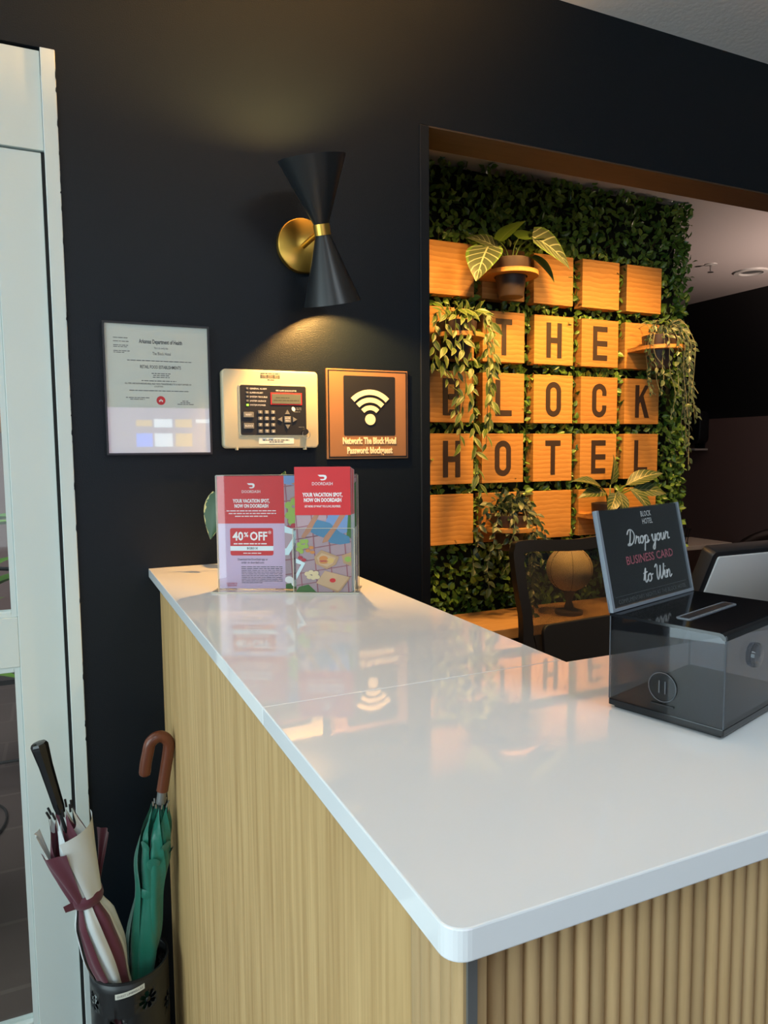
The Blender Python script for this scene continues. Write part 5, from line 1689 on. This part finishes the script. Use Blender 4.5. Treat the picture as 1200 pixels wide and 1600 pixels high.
wb = thing('wire_basket', 'black wire basket standing on the white table', 'basket', (3.58, 1.85, 0.7505))
m = MB()
for z, s in ((0.006, 0.9), (0.05, 0.95), (0.10, 1.0)):
    m.tube([(-0.16 * s, -0.11 * s, z), (0.16 * s, -0.11 * s, z), (0.16 * s, 0.11 * s, z), (-0.16 * s, 0.11 * s, z), (-0.16 * s, -0.11 * s, z)], 0.004, 6)
m.build('rim_wires', 'black_metal', wb)
m = MB()
for i in range(5):
    for s in (-1, 1):
        x = -0.15 + 0.075 * i
        m.cyl((x * 0.9, s * 0.1, 0.004), (x, s * 0.11, 0.10), 0.0028, n=6)
for i in range(3):
    for s in (-1, 1):
        y = -0.08 + 0.08 * i
        m.cyl((s * 0.145, y * 0.9, 0.004), (s * 0.16, y, 0.10), 0.0028, n=6)
m.build('side_wires', 'black_metal', wb)
m = MB()
for s in (-1, 1):
    m.tube(catmull([(s * 0.16, -0.06, 0.10), (s * 0.16, -0.05, 0.15), (s * 0.16, 0.05, 0.15), (s * 0.16, 0.06, 0.10)], 5), 0.004, 6)
m.build('handles', 'black_metal', wb)

ac = thing('armchair', 'dark leather armchair by the far right wall', 'armchair', (4.08, 1.20, 0), R(-60))
MB().prism(rrect(-0.33, 0.33, -0.30, 0.32, 0.08), 0.24, 0.44).build('seat', 'dark_leather', ac, bevel=0.03, segs=3, smooth=50)
def shell(u, v):
    a = R(200) - R(220) * u
    h = 0.40 + (0.48 * (math.sin(PI * u) ** 0.7) * 0.6 + 0.18) * v
    r = 0.36 + 0.04 * v
    return (r * math.cos(a), r * math.sin(a) * 0.95, h)
bk = MB().grid(shell, 24, 8).build('backrest', 'dark_leather', ac, smooth=70)
mo = bk.modifiers.new('thickness', 'SOLIDIFY'); mo.thickness = 0.05
for x in (-0.24, 0.24):
    for y in (-0.22, 0.24):
        MB().cyl((x, y, 0.25), (x * 1.15, y * 1.15, 0.0), 0.018, 0.012, 10).build('leg', 'black_metal', ac, smooth=40)

wl = thing('wall_dispenser', 'black wall dispenser with pale drip tray on the far right wall', 'dispenser', (4.54, 2.40, 1.36))
MB().prism(rrect(-0.075, 0.075, 0.05, 0.30, 0.05), -0.10, 0.0, 'x').build('housing', 'black_plastic', wl, bevel=0.01, smooth=50)
MB().box(-0.14, -0.001, -0.07, 0.07, 0.0, 0.015).build('drip_tray', 'white_table', wl, bevel=0.003)
MB().box(-0.02, -0.001, -0.04, 0.04, 0.015, 0.06).build('bracket', 'black_plastic', wl)

# ------------------------------------------------------------------ terrace behind the glazed door
def terrace():
    rnd = random.Random(17)
    t = thing('terrace_plant', 'leafy green potted plant seen through the door glass', 'potted plant', (-0.43, 0.72, 0))
    MB().lathe([(0.0003, 0), (0.13, 0), (0.17, 0.34), (0.17, 0.36), (0.155, 0.36), (0.15, 0.32), (0.0003, 0.32)], 28).build('pot', 'black_plastic', t, smooth=35)
    MB().lathe([(0.0003, 0.325), (0.152, 0.325), (0.152, 0.32), (0.0003, 0.32)], 20).build('soil', 'soil', t)
    me = leaf_mesh('leaf', 0.42, 0.12, 0.3, 0.25, 9, 'lance', droop=0.25)
    for i in range(22):
        a = R(i * 137.5); h = rnd.uniform(0.55, 1.12)
        p = Vector((0.06 * math.cos(a), 0.06 * math.sin(a), h))
        MB().tube(catmull([(0.02 * math.cos(a), 0.02 * math.sin(a), 0.33), (p.x * 0.7, p.y * 0.7, h * 0.7), tuple(p)], 4), 0.006, 6).build('stem', 'stem_green', t, smooth=60)
        place(me, 'terrace_leaf', t, p, (math.cos(a), math.sin(a), rnd.uniform(0.2, 0.9)), (0, 0, 1), 0, rnd.uniform(0.7, 1.1))
    c = thing('patio_chair', 'thin black metal chair on the terrace behind the door', 'chair', (-0.35, 1.75, 0))
    MB().prism(rrect(-0.2, 0.2, -0.2, 0.2, 0.05), 0.44, 0.46).build('seat', 'black_metal', c)
    for x in (-0.18, 0.18):
        for y in (-0.18, 0.18):
            MB().tube([(x * 1.15, y * 1.15, 0), (x, y, 0.44)], 0.009, 8).build('leg', 'black_metal', c, smooth=50)
    MB().tube(catmull([(-0.18, 0.19, 0.45), (-0.19, 0.22, 0.8), (0, 0.23, 0.86), (0.19, 0.22, 0.8), (0.18, 0.19, 0.45)], 6), 0.009, 8).build('backrest', 'black_metal', c, smooth=60)
    MB().tube([(-0.205, -0.205, 0.12), (0.205, -0.205, 0.12)], 0.007, 8).build('stretcher', 'black_metal', c, smooth=60)
    k = MB().tube(catmull([(-0.9, 0.95, 0.006), (-0.4, 1.05, 0.006), (-0.26, 1.2, 0.006), (-0.30, 1.42, 0.006), (-0.6, 1.5, 0.006), (-1.2, 1.3, 0.006)], 10), 0.005, 6).build('cable', 'black_rubber', smooth=60)
    tag(k, 'loose black cable looping over the terrace floor tiles', 'cable')
    l = thing('wall_lantern', 'small orange lantern on the terrace wall', 'lantern', (-0.35, 3.2, 1.50))
    MB().box(-0.03, 0.03, -0.06, 0, 0.28, 0.31).build('bracket', 'black_metal', l)
    MB().lathe([(0.0003, 0.0), (0.05, 0.01), (0.075, 0.10), (0.06, 0.22), (0.03, 0.28), (0.0003, 0.28)], 20, (0, 0, 1), (0, -0.08, 0)).build('shade', 'orange_lamp', l, smooth=50)


terrace()


# ------------------------------------------------------------------ wall screen behind the photographer (mirrored in the permit glass)
def wall_screen():
    t = thing('wall_screen', 'lit wall screen with coloured tiles on the lobby rear wall', 'screen', (0.95, -5.72, 1.10))
    MB().box(-0.62, 0.62, -0.05, 0.0, 0, 0.74).build('casing', 'black_plastic', t, bevel=0.004)
    MB().box(-0.60, 0.60, -0.001, 0.003, 0.02, 0.72).build('panel', 'screen_lilac', t)
    for x0, x1, z0, z1, c in ((-0.28, -0.13, 0.54, 0.60, 'screen_orange'), (-0.11, 0.06, 0.53, 0.61, 'screen_white'), (0.09, 0.25, 0.53, 0.61, 'screen_orange'), (0.29, 0.46, 0.575, 0.61, 'screen_white'),
                              (-0.28, -0.13, 0.34, 0.47, 'screen_blue'), (-0.11, 0.06, 0.34, 0.47, 'screen_white'), (0.09, 0.25, 0.34, 0.47, 'screen_orange'), (0.29, 0.46, 0.34, 0.47, 'screen_lilac')):
        MB().box(x0, x1, 0.002, 0.005, z0, z1).build('tile', c, t)
    MB().box(-0.05, 0.05, -0.05, -0.03, -1.08, 0.05).build('stand_post', 'black_metal', t)
    MB().box(-0.3, 0.3, -0.2, 0.15, -1.1, -1.08).build('stand_foot', 'black_metal', t)


wall_screen()
